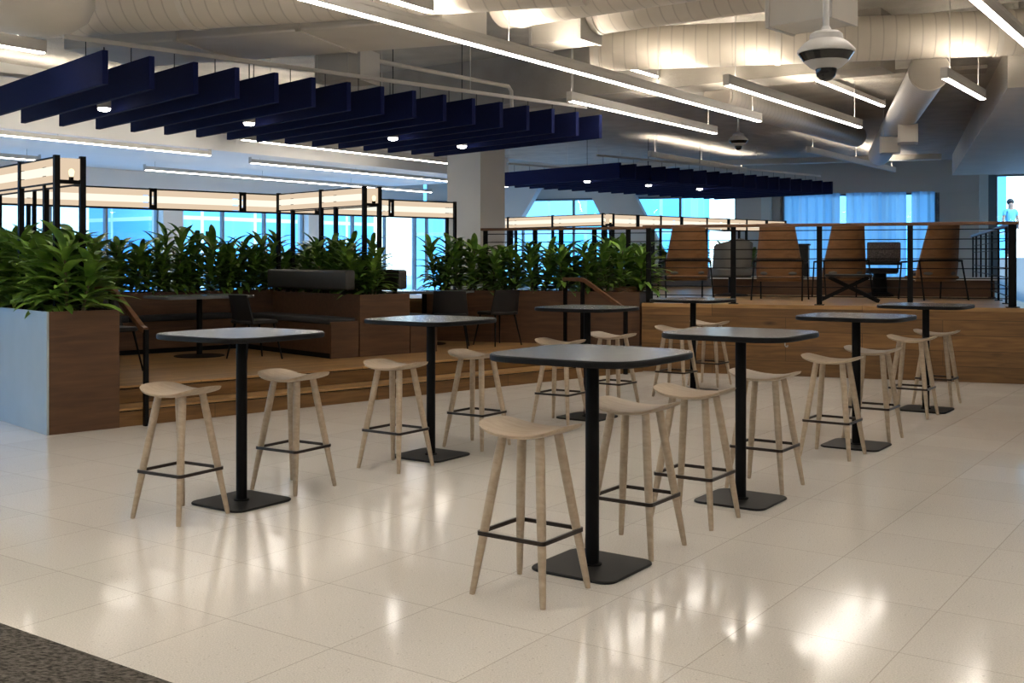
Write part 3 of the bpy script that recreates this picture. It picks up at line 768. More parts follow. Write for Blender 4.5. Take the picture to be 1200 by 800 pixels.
# local x along a2, local y along b2
lit_beam('nearest lit beam on paired black posts rising from the pale-sided planter', P2(3.55,9.87,1.0), TH, 3.7, (0,.92,2.3), 1.0)
lit_beam('lit beam on paired black posts above the double booth divider', P2(7.93,11.42,1.0), TH, 2.15, (0,1.0,2.1), 1.0)
def lit_wall(label, loc, rot, L, ends, divs, zfoot, group='lit beams on black posts above the booths'):
    """long lamp wall along local x"""
    b = thing('lamp_canopy', label, 'light', loc, rot, group); z0 = -loc[2]
    zz = [ZB-.02, ZB+.052, ZB+.14, ZT-.012]
    for y in (0, .2):
        xs = sorted([0]+list(divs)+[L])
        for a, c in zip(xs, xs[1:]):
            for j in range(3):
                bm = B(); box(bm, a+.045, c-.045, y-.006, y+.006, zz[j]+.004+z0, zz[j+1]-.004+z0); mesh_obj('lamp_panel', bm, M['lampcore'] if j == 1 else M['lampshade'], b)
        bm = B(); box(bm, 0, L, y-.014, y+.014, ZB-.036+z0, ZB-.02+z0); box(bm, 0, L, y-.014, y+.014, ZT-.012+z0, ZT+.004+z0); mesh_obj('rail', bm, M['black'], b)
    for x in divs:
        bm = B(); box(bm, x-.05, x-.02, -.02, .02, ZB-.04+z0, ZT+.008+z0); box(bm, x+.02, x+.05, -.02, .02, ZB-.04+z0, ZT+.008+z0)
        box(bm, x-.02, x+.02, -.018, .018, ZT-.04+z0, ZT+.007+z0); box(bm, x-.02, x+.02, -.018, .018, ZB-.039+z0, ZB+.02+z0); mesh_obj('divider', bm, M['black'], b)
    for x in ends:
        for y in (0, .2):
            bm = B(); box(bm, x-.022, x+.022, y-.022, y+.022, zfoot+z0, ZT+.012+z0); mesh_obj('post', bm, M['black'], b)
    return b
def uR(px, n):                         # u on the plan line n of a sight line
    k = (px-HX)/F; return n*(b2.y*k-b2.x)/(a2.x-a2.y*k)
nR = 13.62
u00 = 3.2
divs = [uR(x, nR)-u00 for x in (179, 284, 372, 458)]
lit_wall('long lit beam running above the rear planter in front of the windows', P2(u00,nR,1.0), TH, uR(533,nR)-u00, (uR(40,nR)-u00, uR(533,nR)-u00), divs, 1.0)
# far cluster
lit_beam('far lit beam running back behind the railing, left of its paired posts', P2(16.2,14.9,PLAT), TH, 3.0, (.06,1.5,2.9), PLAT+.35)
nF = 15.0
lit_wall('far lit beam running right behind the lounge railing', P2(16.55,nF,PLAT), TH, 6.2, (0,1.5,3.1,4.6,6.2), (.75,2.2,3.9,5.4), PLAT+.35)

# ================================================================== RAILINGS
RH = 1.055
def railing(label, loc, rot, L, posts, n_cable=8, thick=(), bracket=()):
    r = thing('cable_railing', label, 'railing', loc, rot, 'lounge railings')
    bm = B(); box(bm, -.05, L+.05, -.035, .035, RH-.04, RH, .006); mesh_obj('handrail', bm, M['rail'], r)
    for x in posts:
        bm = B(); box(bm, x-.034, x+.034, -.013, .013, 0, RH-.04); box(bm, x-.06, x+.06, -.05, .05, 0, .012); mesh_obj('post', bm, M['black'], r)
    for k in range(n_cable):
        z = .11+k*(RH-.2)/(n_cable-1)
        bm = B(); tube(bm, [(0,0,z),(L,0,z)], .007, 6); mesh_obj('cable', bm, M['black'], r, True)
    return r
s_end = 4.6
fr_ = railing('long front railing of the lounge with wooden handrail and black cables', P3(.05,.07,PLAT), lx, s_end-.05, [0.03, 1.17, 2.27, 3.37, s_end-.07])
railing('side railing going back along the right edge of the lounge', P3(s_end+.03,.12,PLAT), lx+PI/2, 8.2, [.02,1.2,2.4,3.6,4.8,6.0,7.2,8.15])
railing('railing behind the planter plants, left end of the lounge', P3(-2.55,.68,PLAT), lx, 2.55, [.02,.42,.8,1.2,1.7,2.2,2.52])
# stair handrails
def handrail(label, u, zlow):
    r = thing('stair_handrail', label, 'handrail', P2(u,9.6), TH, 'handrails at the booth steps')
    # local y = up the steps
    pts = [(0,-.05,.87),(0,.02,.885),(0,.66,1.215),(0,.74,1.235),(0,1.08,1.235)]
    bm = B()
    for a, b in zip(pts, pts[1:]): bar(bm, a, b, .045, .05)
    mesh_obj('handrail', bm, M['rail'], r)
    bm = B(); bar(bm, (0,-.06,0), (0,-.06,.875), .035, .05); mesh_obj('post', bm, M['black'], r)
    bm = B(); bar(bm, (0,.72,DECK), (0,.72,1.21), .035, .05); mesh_obj('post', bm, M['black'], r)
    bm = B(); bar(bm, (0,1.05,DECK), (0,1.05,1.21), .035, .05); mesh_obj('post', bm, M['black'], r)
    return r
def u_on(px, n): return uR(px, n)
handrail('wood-topped black stair handrail at the left end of the booth steps', uR(171,9.54), .865)
handrail('wood-topped black stair handrail at the right end of the booth steps', uR(733,9.54), .9)

# ================================================================== LOUNGE FURNITURE
def make_lounge_chair():
    t = thing('lounge_chair', '', 'chair')
    # faces +Y; curved high back shell
    bm = B(); N = 12; R = 9; g = []
    for side in (0, .03):
        for j in range(R+1):
            v = j/R; row = []
            for i in range(N+1):
                a = -1+2*i/N
                w = .33 - .085*max(0, v-.25)/.75
                x = a*w; y = -.26-.14*v + side + .15*a*a*(1-.45*v); z = .27+.84*v - .02*a*a*v
                row.append(bm.verts.new((x,y,z)))
            g.append(row)
    K = R+1
    for s in (0, K):
        for j in range(R):
            for i in range(N): bm.faces.new((g[s+j][i], g[s+j][i+1], g[s+j+1][i+1], g[s+j+1][i]))
    for i in range(N):
        bm.faces.new((g[0][i], g[0][i+1], g[K][i+1], g[K][i])); bm.faces.new((g[R][i], g[R][i+1], g[K+R][i+1], g[K+R][i]))
    for j in range(R):
        bm.faces.new((g[j][0], g[j+1][0], g[K+j+1][0], g[K+j][0])); bm.faces.new((g[j][N], g[j+1][N], g[K+j+1][N], g[K+j][N]))
    mesh_obj('back_shell', bm, M['tan'], t, True)
    bm = B(); slab(bm, rounded_rect(.62,.56,.1), .30, .35, .014); mesh_obj('seat_shell', bm, M['tan'], t)
    bm = B(); slab(bm, rounded_rect(.54,.50,.1), .35, .43, .03); mesh_obj('seat_cushion', bm, M['grey_fab'], t, True)
    bm = B()
    pts = [(-.34,.24,.55),(-.36,-.05,.56),(-.345,-.23,.57),(-.2,-.315,.575),(0,-.335,.575),(.2,-.315,.575),(.345,-.23,.57),(.36,-.05,.56),(.34,.24,.55)]
    tube(bm, pts, .014, 8); mesh_obj('arm_frame', bm, M['black'], t, True)
    for sx in (-1,1):
        bm = B(); tube(bm, [(sx*.34,.24,.55),(sx*.35,.30,0)], .012, 8); mesh_obj('leg', bm, M['black'], t, True)
        bm = B(); tube(bm, [(sx*.345,-.22,.57),(sx*.36,-.36,0)], .012, 8); mesh_obj('leg', bm, M['black'], t, True)
    return t
lc = make_lounge_chair()
for i, (x, y, rz, lab) in enumerate((
   (2.63,16.6, 4, 'tan high-back lounge chair at the left end, its back to the railing'),
   (3.93,15.9, -24, 'tan high-back lounge chair turned to the right, second from the left'),
   (5.05,16.7, 3, 'tan high-back lounge chair behind the cross-legged low table'),
   (6.15,15.95, 13, 'rightmost tan high-back lounge chair, turned to the left'))):
    g = 'tan high-back lounge chairs'; loc = (x,y,PLAT)
    if i == 0: lc.location = loc; lc.rotation_euler = (0,0,rad(rz)); lc['label'] = lab; lc['group'] = g
    else: dup(lc, loc, rad(rz), lab, g)
# grey swivel chair
t = thing('swivel_chair', 'grey upholstered swivel armchair between the two left lounge chairs', 'chair', (3.55,17.6,PLAT), rad(10))
bm = B(); lathe(bm, [(.26,0),(.26,.02),(.05,.05)], 28); mesh_obj('base', bm, M['black'], t, True)
bm = B(); lathe(bm, [(.05,.04),(.05,.3)], 16); mesh_obj('column', bm, M['black'], t, True)
bm = B(); slab(bm, rounded_rect(.6,.58,.14), .30, .46, .04); mesh_obj('seat', bm, M['grey_fab'], t, True)
bm = B(); N = 14
g = []
for rr, zt in ((.31,.0),(.25,0)):
    for j in range(5):
        g.append([bm.verts.new((rr*math.sin(a)*1.0, -rr*math.cos(a)-.02*j, .40+.13*j*(1-.25*abs(a)/2.0))) for a in [(-2.0+4.0*i/N) for i in range(N+1)]])
for s in (0,5):
    for j in range(4):
        for i in range(N): bm.faces.new((g[s+j][i], g[s+j][i+1], g[s+j+1][i+1], g[s+j+1][i]))
for j in (0,4):
    for i in range(N): bm.faces.new((g[j][i], g[j][i+1], g[5+j][i+1], g[5+j][i]))
for i in (0,N):
    for j in range(4): bm.faces.new((g[j][i], g[j+1][i], g[5+j+1][i], g[5+j][i]))
mesh_obj('backrest', bm, M['grey_fab'], t, True)
# patterned low chair
t = thing('patterned_chair', 'black low chair with patterned woven back between the right lounge chairs', 'chair', (5.88,17.4,PLAT), rad(-4))
bm = B(); slab(bm, rounded_rect(.5,.48,.1), .36, .44, .02); mesh_obj('seat', bm, M['dark'], t)
bm = B(); box(bm, -.26,.26,-.27,-.22,.55,.86,.024,3); mesh_obj('backrest', bm, M['pattern'], t, True)
bm = B(); box(bm, -.28,.28,-.28,-.21,.50,.55,.02,3); mesh_obj('back_rail', bm, M['dark'], t, True)
for sx in (-1,1):
    bm = B(); tube(bm, [(sx*.22,-.235,.40),(sx*.22,-.245,.80)], .012, 8); mesh_obj('back_post', bm, M['black'], t, True)
bm = B(); lathe(bm, [(.22,0),(.22,.03),(.12,.07),(.10,.36)], 24); mesh_obj('base', bm, M['black'], t, True)
# low table with crossed legs
t = thing('low_table', 'black low table with crossed legs in front of the lounge chairs', 'table', (4.66,15.05,PLAT), R3)
bm = B(); slab(bm, rounded_rect(.62,.5,.06), .35, .385, .006); mesh_obj('tabletop', bm, M['dark'], t)
for y in (-.17,.17):
    bm = B(); bar(bm, (-.40,y,.012), (.26,y,.345), .05, .05); mesh_obj('leg', bm, M['black'], t)
    bm = B(); bar(bm, (.40,y*.6,.012), (-.26,y*.6,.345), .05, .05); mesh_obj('leg', bm, M['black'], t)
# dark plinth between chairs
t = thing('dark_pedestal', 'tall dark pedestal beside the cross-table lounge chair', 'pedestal', (4.85,18.3,PLAT), R3)
bm = B(); box(bm, -.14,.14,-.14,.14,0,.82,.006); mesh_obj('body', bm, M['plate'], t)
bm = B(); box(bm, -.16,.16,-.16,.16,.82,.85,.005); mesh_obj('top', bm, M['dark'], t)

# ================================================================== CEILING THINGS
def downlight(loc, lab, g):
    d = thing('downlight', lab, 'light', loc, 0, g)
    bm = B(); lathe(bm, [(.06,.0),(.068,.0),(.068,.09),(.0,.09)], 24); mesh_obj('housing', bm, M['housing'], d, True)
    bm = B(); lathe(bm, [(.0,-.032),(.03,-.030),(.05,-.024),(.062,-.008),(.062,-.001),(0,-.001)], 24); mesh_obj('lens', bm, M['puck'], d, True)
    bm = B(); tube(bm, [(0,0,.088),(0,0,ceil_z(Vector(loc))-loc[2]-.002)], .006, 6); mesh_obj('stem', bm, M['black'], d, True)
    return d
for k, (u, n) in enumerate(((4.4805,11.12),(6.1885,11.2),(8.3235,11.35),(9.6045,11.5))):
    downlight(P2(u,n,3.07), 'small round downlight under the near navy baffles, %s from the left' % ORD[k], 'downlights in the near baffles')
for k, (px, py) in enumerate(((688,214),(754,218),(825,223))):
    q = atz(px, py, 3.04); u = a2.dot(q); u = 15.6+.443*(math.floor((u-15.6)/.443)+.5)
    downlight(P2(u, b2.dot(q), 3.07), 'small round downlight under the far navy baffles, %s from the left' % ORD[k], 'downlights in the far baffles')
DUCTS = [(Vector((-5.2,10.55,3.97)), Vector((.6,9.0,3.97)), .35), (P1(8.6,6.1,4.06), P1(8.6,-4,4.06), .31), (P1(9.6,5.8,4.06), P1(9.6,-4,4.06), .25),
         (Vector((.98,13.28,4.06)), Vector((9.4,11.36,4.06)), .255), (Vector((4.93,12.85,3.74)), Vector((7.7,22.8,3.70)), .225), (P1(14.1,6.35,3.95), P1(20.3,6.35,3.95), .20)]
BOXES = [(2.42,8.80,.45), (-1.86,12.3,.4), (.55,11.2,.45)]
def duct_free(p):
    for q, r, rr in DUCTS:
        a, b, c = q.xy, r.xy, p.xy; t = max(0, min(1, (c-a).dot(b-a)/(b-a).length_squared))
        if (a+(b-a)*t-c).length < rr+.03: return False
    for x, y, rr in BOXES:
        if (p.xy-Vector((x,y))).length < rr: return False
    if 13.05 < a1.dot(p) < 13.75 and 3.7 < b1.dot(p) < 15.8: return False
    q = p-fl0
    if -.1 < q.dot(ldir) < 4.4 and -1.25 < q.dot(a3) < .1: return False
    return True
fl0 = Vector((-4.3,12.44,0))
# baffles
def baffle_row(u0, du, count, n0, n1, zb, zt, lab, group):
    L = n1-n0; first = None
    for k in range(count):
        loc = P2(u0+du*k, n0, zb); l = lab % ORD[k]
        if first is None:
            first = thing('acoustic_baffle', l, 'baffle', loc, TH, group)
            bm = B(); box(bm, -.027, .027, 0, L, 0, zt-zb, .005); mesh_obj('felt_panel', bm, M['navy'], first)
            for y in (.45, L-.45):
                bm = B(); tube(bm, [(0,y,zt-zb-.01),(0,y,3.50-zb-.001)], .004, 6); mesh_obj('suspension_cable', bm, M['black'], first, True)
        else: dup(first, loc, TH, l, group)
    for y, nm in ((.45,'front'),(L-.45,'back')):
        r = thing('support_channel', 'thin metal channel carrying the %s ends of the %s' % (nm, group), 'channel', P2(u0-.2,n0+y,3.50), TH, 'channels above the baffles')
        W = du*(count-1)+.4
        bm = B(); box(bm, 0, W, -.02, .02, 0, .04); mesh_obj('channel', bm, M['housing'], r)
        k = 0
        for j in range(int(W/.25)):
            x = .05+.25*j
            if x >= k and duct_free(P2(u0-.2+x, n0+y)) and b1.dot(P2(u0-.2+x, n0+y)) < 15.7:
                bm = B(); tube(bm, [(x,0,.039),(x,0,ceil_z(P2(u0-.2+x, n0+y))-3.50-.002)], .005, 6); mesh_obj('hanger_rod', bm, M['housing'], r, True); k = x+1.6
baffle_row(3.84, .427, 16, 9.5, 12.9, 3.06, 3.36, 'navy felt ceiling baffle in the near row, %s from its left end', 'near row of navy baffles')
baffle_row(15.6, .443, 18, 13.95, 17.4, 3.06, 3.36, 'navy felt ceiling baffle in the far row, %s from its left end', 'far row of navy baffles')
# linear pendants: along a1; p = end nearest, q = far end
def pendant(p, q, label, up=True, w=.055, down=True):
    d = q-p; L = d.length; a = math.atan2(d.y, d.x)
    t = thing('linear_pendant', label, 'light', p, a, 'linear pendant lights')
    bm = B(); box(bm, 0, L, -w/2-.008, w/2+.008, .012, .085, .003); mesh_obj('housing', bm, M['housing'], t)
    bm = B(); box(bm, .01, L-.01, -w/2, w/2, 0, .0115); mesh_obj('diffuser' if down else 'bottom_plate', bm, M['strip' if down else 'housing'], t)
    if up:
        bm = B(); box(bm, .01, L-.01, -w/2+.003, w/2-.003, .0855, .092); mesh_obj('uplight_diffuser', bm, M['upstrip'], t)
        for sy in (-1,1):
            bm = B(); box(bm, 0, L, sy*(w/2+.004)-.004, sy*(w/2+.004)+.004, .085, .118); mesh_obj('channel_wall', bm, M['housing'], t)
    for x in (0, L):
        bm = B(); box(bm, x-.006, x+.006, -w/2-.010, w/2+.010, -.002, .12, .002); mesh_obj('end_cap', bm, M['housing'], t)
    n = max(2, int(L/2.4)+1)
    for k in range(n):
        x = .25+(L-.5)*k/(n-1)
        for dx in [j*.1*sg for j in range(12) for sg in (1,-1)]:
            if 0 < x+dx < L and duct_free(p + d.normalized()*(x+dx)): x += dx; break
        bm = B(); tube(bm, [(x,0,.084),(x,0,ceil_z(p + d.normalized()*x)-p.z-.003)], .004, 6); mesh_obj('suspension_cable', bm, M['camwhite'], t, True)
    return t
def pend_px(p0, p1, z, label, up=True, ext0=0, ext1=0):
    q0, q1 = atz(*p0, z), atz(*p1, z)
    m = (b1.dot(q0)+b1.dot(q1))/2; s0, s1 = sorted((a1.dot(q0), a1.dot(q1)))
    return pendant(P1(s0-ext0, m, z), P1(s1+ext1, m, z), label, up)
pend_px((355,0),(890,143), 3.4, 'longest linear pendant light crossing the centre of the ceiling', ext0=3)
pend_px((665,119),(840,157), 3.4, 'linear pendant light above the end of the near navy baffles')
pend_px((852,100),(1007,150), 3.4, 'linear pendant light right of the small ceiling camera')
pend_px((1142,0),(1200,52), 3.4, 'linear pendant light at the upper right corner, nearest on the right', ext0=3, ext1=1.2)
pend_px((1106,92),(1152,117), 3.4, 'short linear pendant light beside the slanted bulkhead at right')
pend_px((450,0),(505,15), 3.4, 'linear pendant light at the top edge beside the longest one', ext0=2.5)
pend_px((-60,41),(42,65), 3.4, 'linear pendant light at the far left above the first baffle', ext0=2)
pend_px((722,71),(757,92), 3.95, 'small linear light tucked up beside the round duct', up=False)
pend_px((945,90),(1035,125), 3.9, 'thin linear light high behind the large ceiling camera', up=False)
pend_px((0,158),(242,183), 3.38, 'linear light under the window soffit, left of the baffle corner', up=False, ext0=2)
pend_px((310,190),(524,215), 3.38, 'linear light under the window soffit, just left of the column', up=False, ext1=2)
pend_px((175,199),(500,226), 3.3, 'linear light nearest the left windows, long and low', up=False)
pend_px((-30,182),(43,189), 3.3, 'linear light near the left windows behind the first lit beam', up=False)
pend_px((468,183),(522,194), 3.4, 'linear pendant light between the near baffles and the column', ext0=3.5)
# added fill pendants above and behind the baffles that wash the ceiling
pendant(P1(5.0,15.1,3.9), P1(11.0,15.1,3.9), 'left one of two added fill pendants hidden above the back of the near baffles')
pendant(P1(11.2,15.1,3.85), P1(13.0,15.1,3.85), 'right one of two added fill pendants hidden above the back of the near baffles')
pendant(P1(13.8,15.1,3.7), P1(17.5,15.1,3.7), 'added fill pendant above the far right end of the near baffles')
for a_, e_, m, lab in ((20.0,25.0,10.5,'added uplight-only pendant over the left part of the far navy baffles'), (21.0,27.0,7.5,'added uplight-only pendant over the right part of the far navy baffles')):
    pendant(P1(a_,m,3.62), P1(e_,m,3.62), lab, down=False)  # added uplights that brighten the far ceiling and grey wall
for m, e, lab in ((-4.7,9.0,'outermost right added fill pendant overhead beside the camera'), (-2.6,7.6,'far right added fill pendant overhead beside the camera'), (-.5,6.6,'right pendant overhead beside the camera'), (1.6,.2,'short added fill pendant overhead behind the camera at right'),
                  (3.7,5.6,'middle added fill pendant straight overhead of the camera'), (5.8,1.8,'added fill pendant behind the camera in line with the longest one'), (8.0,2.0,'left pendant overhead beside the camera'), (10.2,2.0,'far left added fill pendant overhead beside the camera')):
    pendant(P1(-6,m,3.4), P1(e,m,3.4), lab)  # fill lamps added out of view to brighten the near floor
# round ducts: local z along the axis
def duct(label, p, q, r, collars=(), cap=True):
    d = q-p; L = d.length
    t = bpy.data.objects.new('air_duct', None); C.objects.link(t); t.location = p
    t.rotation_euler = d.to_track_quat('Z','Y').to_euler(); t['label'] = label; t['category'] = 'duct'; t['group'] = 'ceiling air ducts'
    bm = B(); tube(bm, [(0,0,0),(0,0,L)], r, 40); mesh_obj('duct_body', bm, M['spiral'], t, True)
    for z in collars:
        bm = B(); tube(bm, [(0,0,z-.03),(0,0,z+.03)], r+.012, 40); mesh_obj('collar', bm, M['paint'], t, True)
    return t
duct('large spiral duct at the upper left over the first baffles', Vector((-5.2,10.55,3.97)), Vector((.6,9.0,3.97)), .35, (.6,2.4,4.2))
duct('spiral duct crossing the top edge at the centre', P1(8.6,6.1,4.06), P1(8.6,-4,4.06), .31, (.2,2.5,5))
duct('spiral duct just under the top edge, behind the other centre duct', P1(9.6,5.8,4.06), P1(9.6,-4,4.06), .25, (.2,2.5))
duct('horizontal spiral duct behind the large ceiling camera', Vector((.98,13.28,4.06)), Vector((9.4,11.36,4.06)), .255, (.08,2.2,4.6))
duct('smooth branch duct sloping back toward the far wall at right', Vector((4.93,12.85,3.74)), Vector((7.7,22.8,3.70)), .225, (.05,6.0))
duct('duct running beside the pendant right of the small ceiling camera', P1(14.1,6.35,3.80), P1(20.3,6.35,3.80), .20, (.1,))
# boxes of the ventilation
def vent_box(label, loc, rot, w, d, h):
    t = thing('air_terminal_box', label, 'ventilation box', loc, rot, 'ventilation boxes under the ceiling')
    bm = B(); box(bm, -w/2, w/2, -d/2, d/2, 0, h, .006); mesh_obj('casing', bm, M['paint'], t)
    for sx in (-1,1):
        bm = B(); box(bm, sx*(w/2-.004)-.016, sx*(w/2-.004)+.016, -d/2-.012, d/2+.012, -.008, h+.008); mesh_obj('flange', bm, M['housing'], t)
    for sx in (-1,1):
        bm = B(); tube(bm, [(sx*w*.35,0,h-.004),(sx*w*.35,0,CEIL-loc[2]-.002)], .006, 6); mesh_obj('hanger_rod', bm, M['housing'], t, True)
    return t
vent_box('large grey ventilation box behind the pole of the large ceiling camera', (2.42,8.80,3.40), R1+rad(-8), .56, .42, .33)
vent_box('white ventilation box over the middle of the near navy baffles', (-1.86,12.3,3.5), R3, .55, .45, .35)
vent_box('ventilation box in the glow beside the longest pendant', (.55,11.2,3.72), R1, .6, .4, .3)
vent_box('small vent box hanging from the branch duct, the nearer one', (5.93,16.3,3.25), R3, .26,.34,.26)
vent_box('small vent box hanging from the branch duct, the farther one', (6.22,17.9,3.25), R3, .30,.34,.26)
# broad flat duct at left
fl = Vector((-2.5,11.8,0))
t = thing('flat_duct', 'broad flat rectangular duct above the near navy baffles', 'duct', Vector((-4.3,12.44,3.7)), R3)
bm = B(); box(bm, 0, 4.3, -1.15, 0, 0, .6, .02); mesh_obj('casing', bm, M['paint'], t)
for x in (1.4,2.8):
    bm = B(); box(bm, x-.02, x+.02, -1.17, .02, -.012, .61); mesh_obj('seam_flange', bm, M['paint'], t)
for x in (.4,3.9):
    bm = B(); tube(bm, [(x,-.2,.6),(x,-.2,CEIL-3.7-.002)], .008, 6); mesh_obj('hanger_rod', bm, M['housing'], t, True)
# rounded duct end at far upper left
t = thing('duct_bowl', 'smooth grey bowl-shaped duct end in the upper left corner', 'duct', (-4.08,9.2,3.42), R3)
bm = B(); lathe(bm, [(0,0),(.2,.015),(.36,.06),(.47,.14),(.52,.26),(.52,.45),(.45,.50),(.0,.50)], 40); mesh_obj('bowl', bm, M['paint'], t, True)
bm = B(); tube(bm, [(0,0,.49),(0,0,CEIL-3.42-.002)], .2, 24); mesh_obj('neck', bm, M['spiral'], t, True)
# sprinkler pipe
bm = B(); q1 = Vector((-2.2,12.9,3.98)); q2 = Vector((-.05,15.55,3.98))
tube(bm, [q1, q1.lerp(q2,.5), q2, q2+Vector((.04,.05,-.06)), q2+Vector((.05,.06,-.32))], .028, 12)
tag(mesh_obj('sprinkler_pipe', bm, M['paint'], None, True), 'pale pipe bending down above the end of the near navy baffles', 'pipe')
# ceiling cameras
def camera_dome(label, loc, r, ztop):
    t = thing('ceiling_camera', label, 'camera', loc, 0, 'ceiling dome cameras')
    k = r/.155
    bm = B(); lathe(bm, [(.02*k,.135*k),(.03*k,.115*k),(.07*k,.105*k),(.088*k,.09*k),(.092*k,.06*k),(.12*k,.042*k),(.155*k,.004*k),(.157*k,-.012*k),(.15*k,-.014*k)], 40); mesh_obj('cover', bm, M['camwhite'], t, True)
    bm = B(); lathe(bm, [(.15*k,-.013*k),(.118*k,-.06*k),(.1*k,-.062*k)], 40); mesh_obj('sensor_band', bm, M['camblack'], t, True)
    bm = B(); lathe(bm, [(.12*k,-.058*k),(.085*k,-.09*k),(.06*k,-.10*k)], 40); mesh_obj('lower_ring', bm, M['camwhite'], t, True)
    bm = B(); lathe(bm, [(.058*k,-.085*k),(.058*k,-.11*k),(.05*k,-.14*k),(.03*k,-.16*k),(0,-.167*k)], 32); mesh_obj('dome', bm, M['camblack'], t, True)
    bm = B(); tube(bm, [(0,0,.115*k),(0,0,ztop-loc[2])], .018*k, 14); mesh_obj('pole', bm, M['camwhite'], t, True)
    return t
camera_dome('large white ceiling camera with black dome on a pole, upper right', (1.732,6.0,2.665), .155, CEIL-.002)
camera_dome('small distant ceiling camera hanging below the end of the longest pendant', (3.62,17.4,3.42), .155, 4.05-.002)

# ================================================================== OUTSIDE
bm = B(); prism(bm, [(-90,-60),(90,-60),(90,120),(-90,120)], -.6, -.32); struct('outdoor_ground', bm, M['pave'])
def building(label, c, rot, w, d, h, mat):
    t = thing('office_building', label, 'building', c, rot, 'buildings outside the windows')
    bm = B(); box(bm, -w/2, w/2, -d/2, d/2, 0, h); mesh_obj('facade', bm, mat, t)
    bm = B(); box(bm, -w/2-.2, w/2+.2, -d/2-.2, d/2+.2, h, h+.5); mesh_obj('parapet', bm, M['pave'], t)
    return t
building('blue glass building seen through the left windows behind the front plants', P1(6,44,-.32), R1, 10, 14, 16, M['fac1'])
building('pale panel building in the left windows above the rear plants', P1(21,46,-.32), R1, 10, 13, 13, M['fac2'])
building('second blue glass building left of the column through the windows', P1(36,43,-.32), R1, 10, 12, 18, M['fac1'])
building('teal building through the far windows right of the column', (3.0,62,-.32), R3, 15, 9, 9, M['fac3'])
building('pale building behind the window of the far grey wall', (21,64,-.32), R3, 14, 9, 14, M['fac3'])
bm = B(); box(bm, -2.5, 3, -1.5, 4, -.32, 1.55); struct('outdoor_terrace', bm, M['pave'], loc=(15.1,33,0), rotz=R3)

# person outside on the terrace: one skinned surface, clothing and hair as children
def skin(name, verts, edges, radii, mat, parent, root=0, sub=2):
    me = bpy.data.meshes.new(name); me.from_pydata(verts, edges, []); me.materials.append(mat)
    o = bpy.data.objects.new(name, me); C.objects.link(o)
    o.modifiers.new('skin', 'SKIN'); s = o.modifiers.new('sub', 'SUBSURF'); s.levels = s.render_levels = sub
    if not me.skin_vertices: me.attributes  # layer is made with the modifier
    bpy.context.view_layer.objects.active = o
    if not me.skin_vertices:
        with bpy.context.temp_override(object=o, active_object=o): bpy.ops.mesh.customdata_skin_add()
    for i, v in enumerate(me.skin_vertices[0].data):
        r = radii[i]; v.radius = r if isinstance(r, tuple) else (r, r); v.use_root = (i == root)
    if parent: o.parent = parent
    return o
pv = [(0,0,.94),(0,0,1.12),(0,.01,1.32),(0,.01,1.43),(0,0,1.50),(0,-.01,1.58),(0,-.01,1.68),       # 0-6 trunk, neck, head
      (-.17,.01,1.41),(-.225,.0,1.14),(-.20,-.08,.93),(-.19,-.10,.86),                               # 7-10 left arm
      (.17,.01,1.41),(.225,.0,1.14),(.20,-.08,.93),(.19,-.10,.86),                                   # 11-14 right arm
      (-.09,0,.90),(-.10,-.01,.50),(-.105,.02,.09),(-.11,-.12,.04),(.09,0,.90),(.10,.01,.50),(.105,.04,.09),(.11,-.10,.04)]
pe = [(0,1),(1,2),(2,3),(3,4),(4,5),(5,6),(3,7),(7,8),(8,9),(9,10),(3,11),(11,12),(12,13),(13,14),(0,15),(15,16),(16,17),(17,18),(0,19),(19,20),(20,21),(21,22)]
prd = [(.15,.10),(.135,.095),(.16,.105),(.10,.075),.055,(.078,.092),(.07,.085),.052,.042,.03,.032,.052,.042,.03,.032,.085,.058,.04,.034,.085,.058,.04,.034]
pp = Vector((15.12,33.0,1.55))
per = skin('person', pv, pe, prd, M['skin'], None, 0)
per.location = pp; tag(per, 'person in a light blue shirt standing outside the entrance glazing', 'person')
skin('shirt', [pv[i] for i in (0,1,2,3)]+[pv[7], (-.20,.005,1.26), pv[11], (.20,.005,1.26)], [(0,1),(1,2),(2,3),(3,4),(4,5),(3,6),(6,7)], [(.168,.118),(.155,.113),(.178,.123),(.115,.09),.066,.062,.066,.062], M['shirt'], per, 0)
skin('trousers', [pv[i] for i in (0,15,16,17,19,20,21)], [(0,1),(1,2),(2,3),(0,4),(4,5),(5,6)], [(.162,.112),.098,.072,.06,.098,.072,.06], M['trouser'], per, 0)
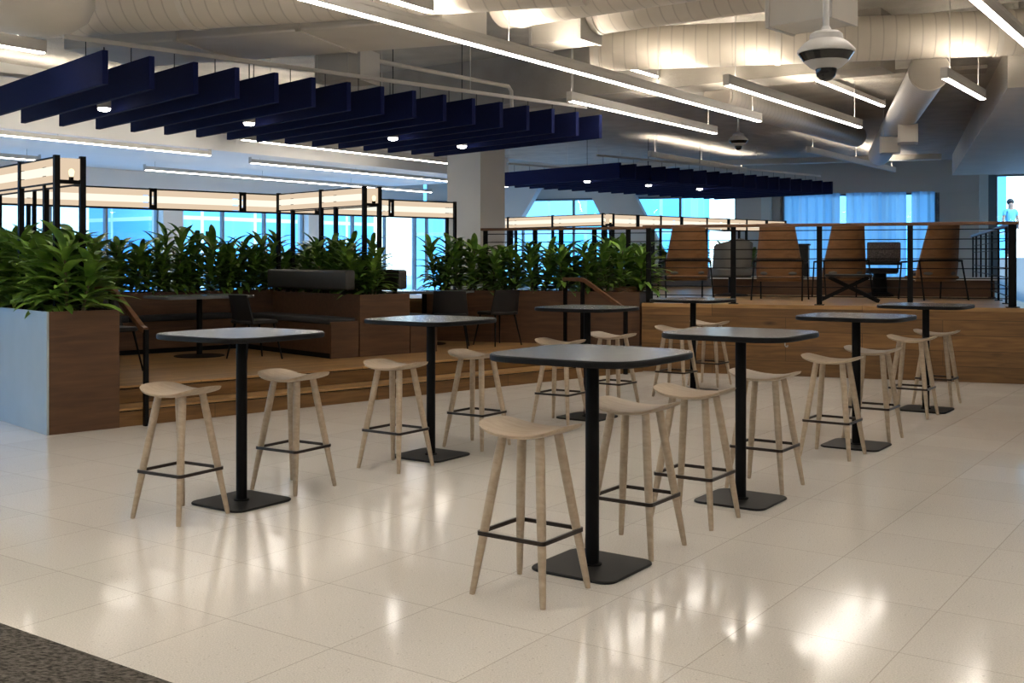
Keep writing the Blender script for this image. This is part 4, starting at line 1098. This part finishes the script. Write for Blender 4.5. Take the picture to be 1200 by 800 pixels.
bm = B(); bmesh.ops.create_uvsphere(bm, u_segments=16, v_segments=10, radius=.105, matrix=Matrix.Translation((0,.015,1.69)))
for v in bm.verts:
    if v.co.y < -.03 and v.co.z < 1.70: v.co.z = 1.70
mesh_obj('hair', bm, M['hair'], per, True)

# ================================================================== WORLD, CAMERA
w = bpy.data.worlds.new('World'); S.world = w; w.use_nodes = True; nt = w.node_tree; nt.nodes.clear()
out = nt.nodes.new('ShaderNodeOutputWorld'); bg = nt.nodes.new('ShaderNodeBackground'); lk(nt, bg.outputs[0], out.inputs[0])
tc = nt.nodes.new('ShaderNodeTexCoord'); sp = nt.nodes.new('ShaderNodeSeparateXYZ'); lk(nt, tc.outputs['Generated'], sp.inputs[0])
rp = nt.nodes.new('ShaderNodeValToRGB'); E = rp.color_ramp.elements
E[0].position = 0; E[0].color = (.74,.92,1.0,1); E[1].position = .6; E[1].color = (.20,.45,.9,1)
E.new(.12).color = (.50,.76,1.0,1)
lk(nt, sp.outputs['Z'], rp.inputs[0]); lk(nt, rp.outputs[0], bg.inputs[0]); bg.inputs[1].default_value = 2.8
sl = bpy.data.lights.new('sun', 'SUN'); so = bpy.data.objects.new('sun', sl); C.objects.link(so); sl.energy = 3.0; sl.angle = rad(1); sl.color = (1,.95,.88)
so.rotation_euler = ((-b1)*.75 + Vector((-.1,-.25,.8))).to_track_quat('Z','Y').to_euler()

cd = bpy.data.cameras.new('camera'); co = bpy.data.objects.new('camera', cd); C.objects.link(co)
co.location = (0,0,CAMZ); co.rotation_euler = (PI/2,0,0)
cd.sensor_width = 36; cd.lens = 36*F/1200; cd.shift_x = 0; cd.shift_y = -(400-HY)/1200
cd.clip_end = 400
S.camera = co
v = S.view_settings; S.display_settings.display_device = 'sRGB'
v.view_transform = 'Standard'; v.look = 'None'; v.gamma = 1; v.use_curve_mapping = False; v.exposure = 0.88
S.cycles.max_bounces = 8; S.cycles.diffuse_bounces = 4; S.cycles.glossy_bounces = 4; S.cycles.transparent_max_bounces = 12
S.cycles.sample_clamp_indirect = 6
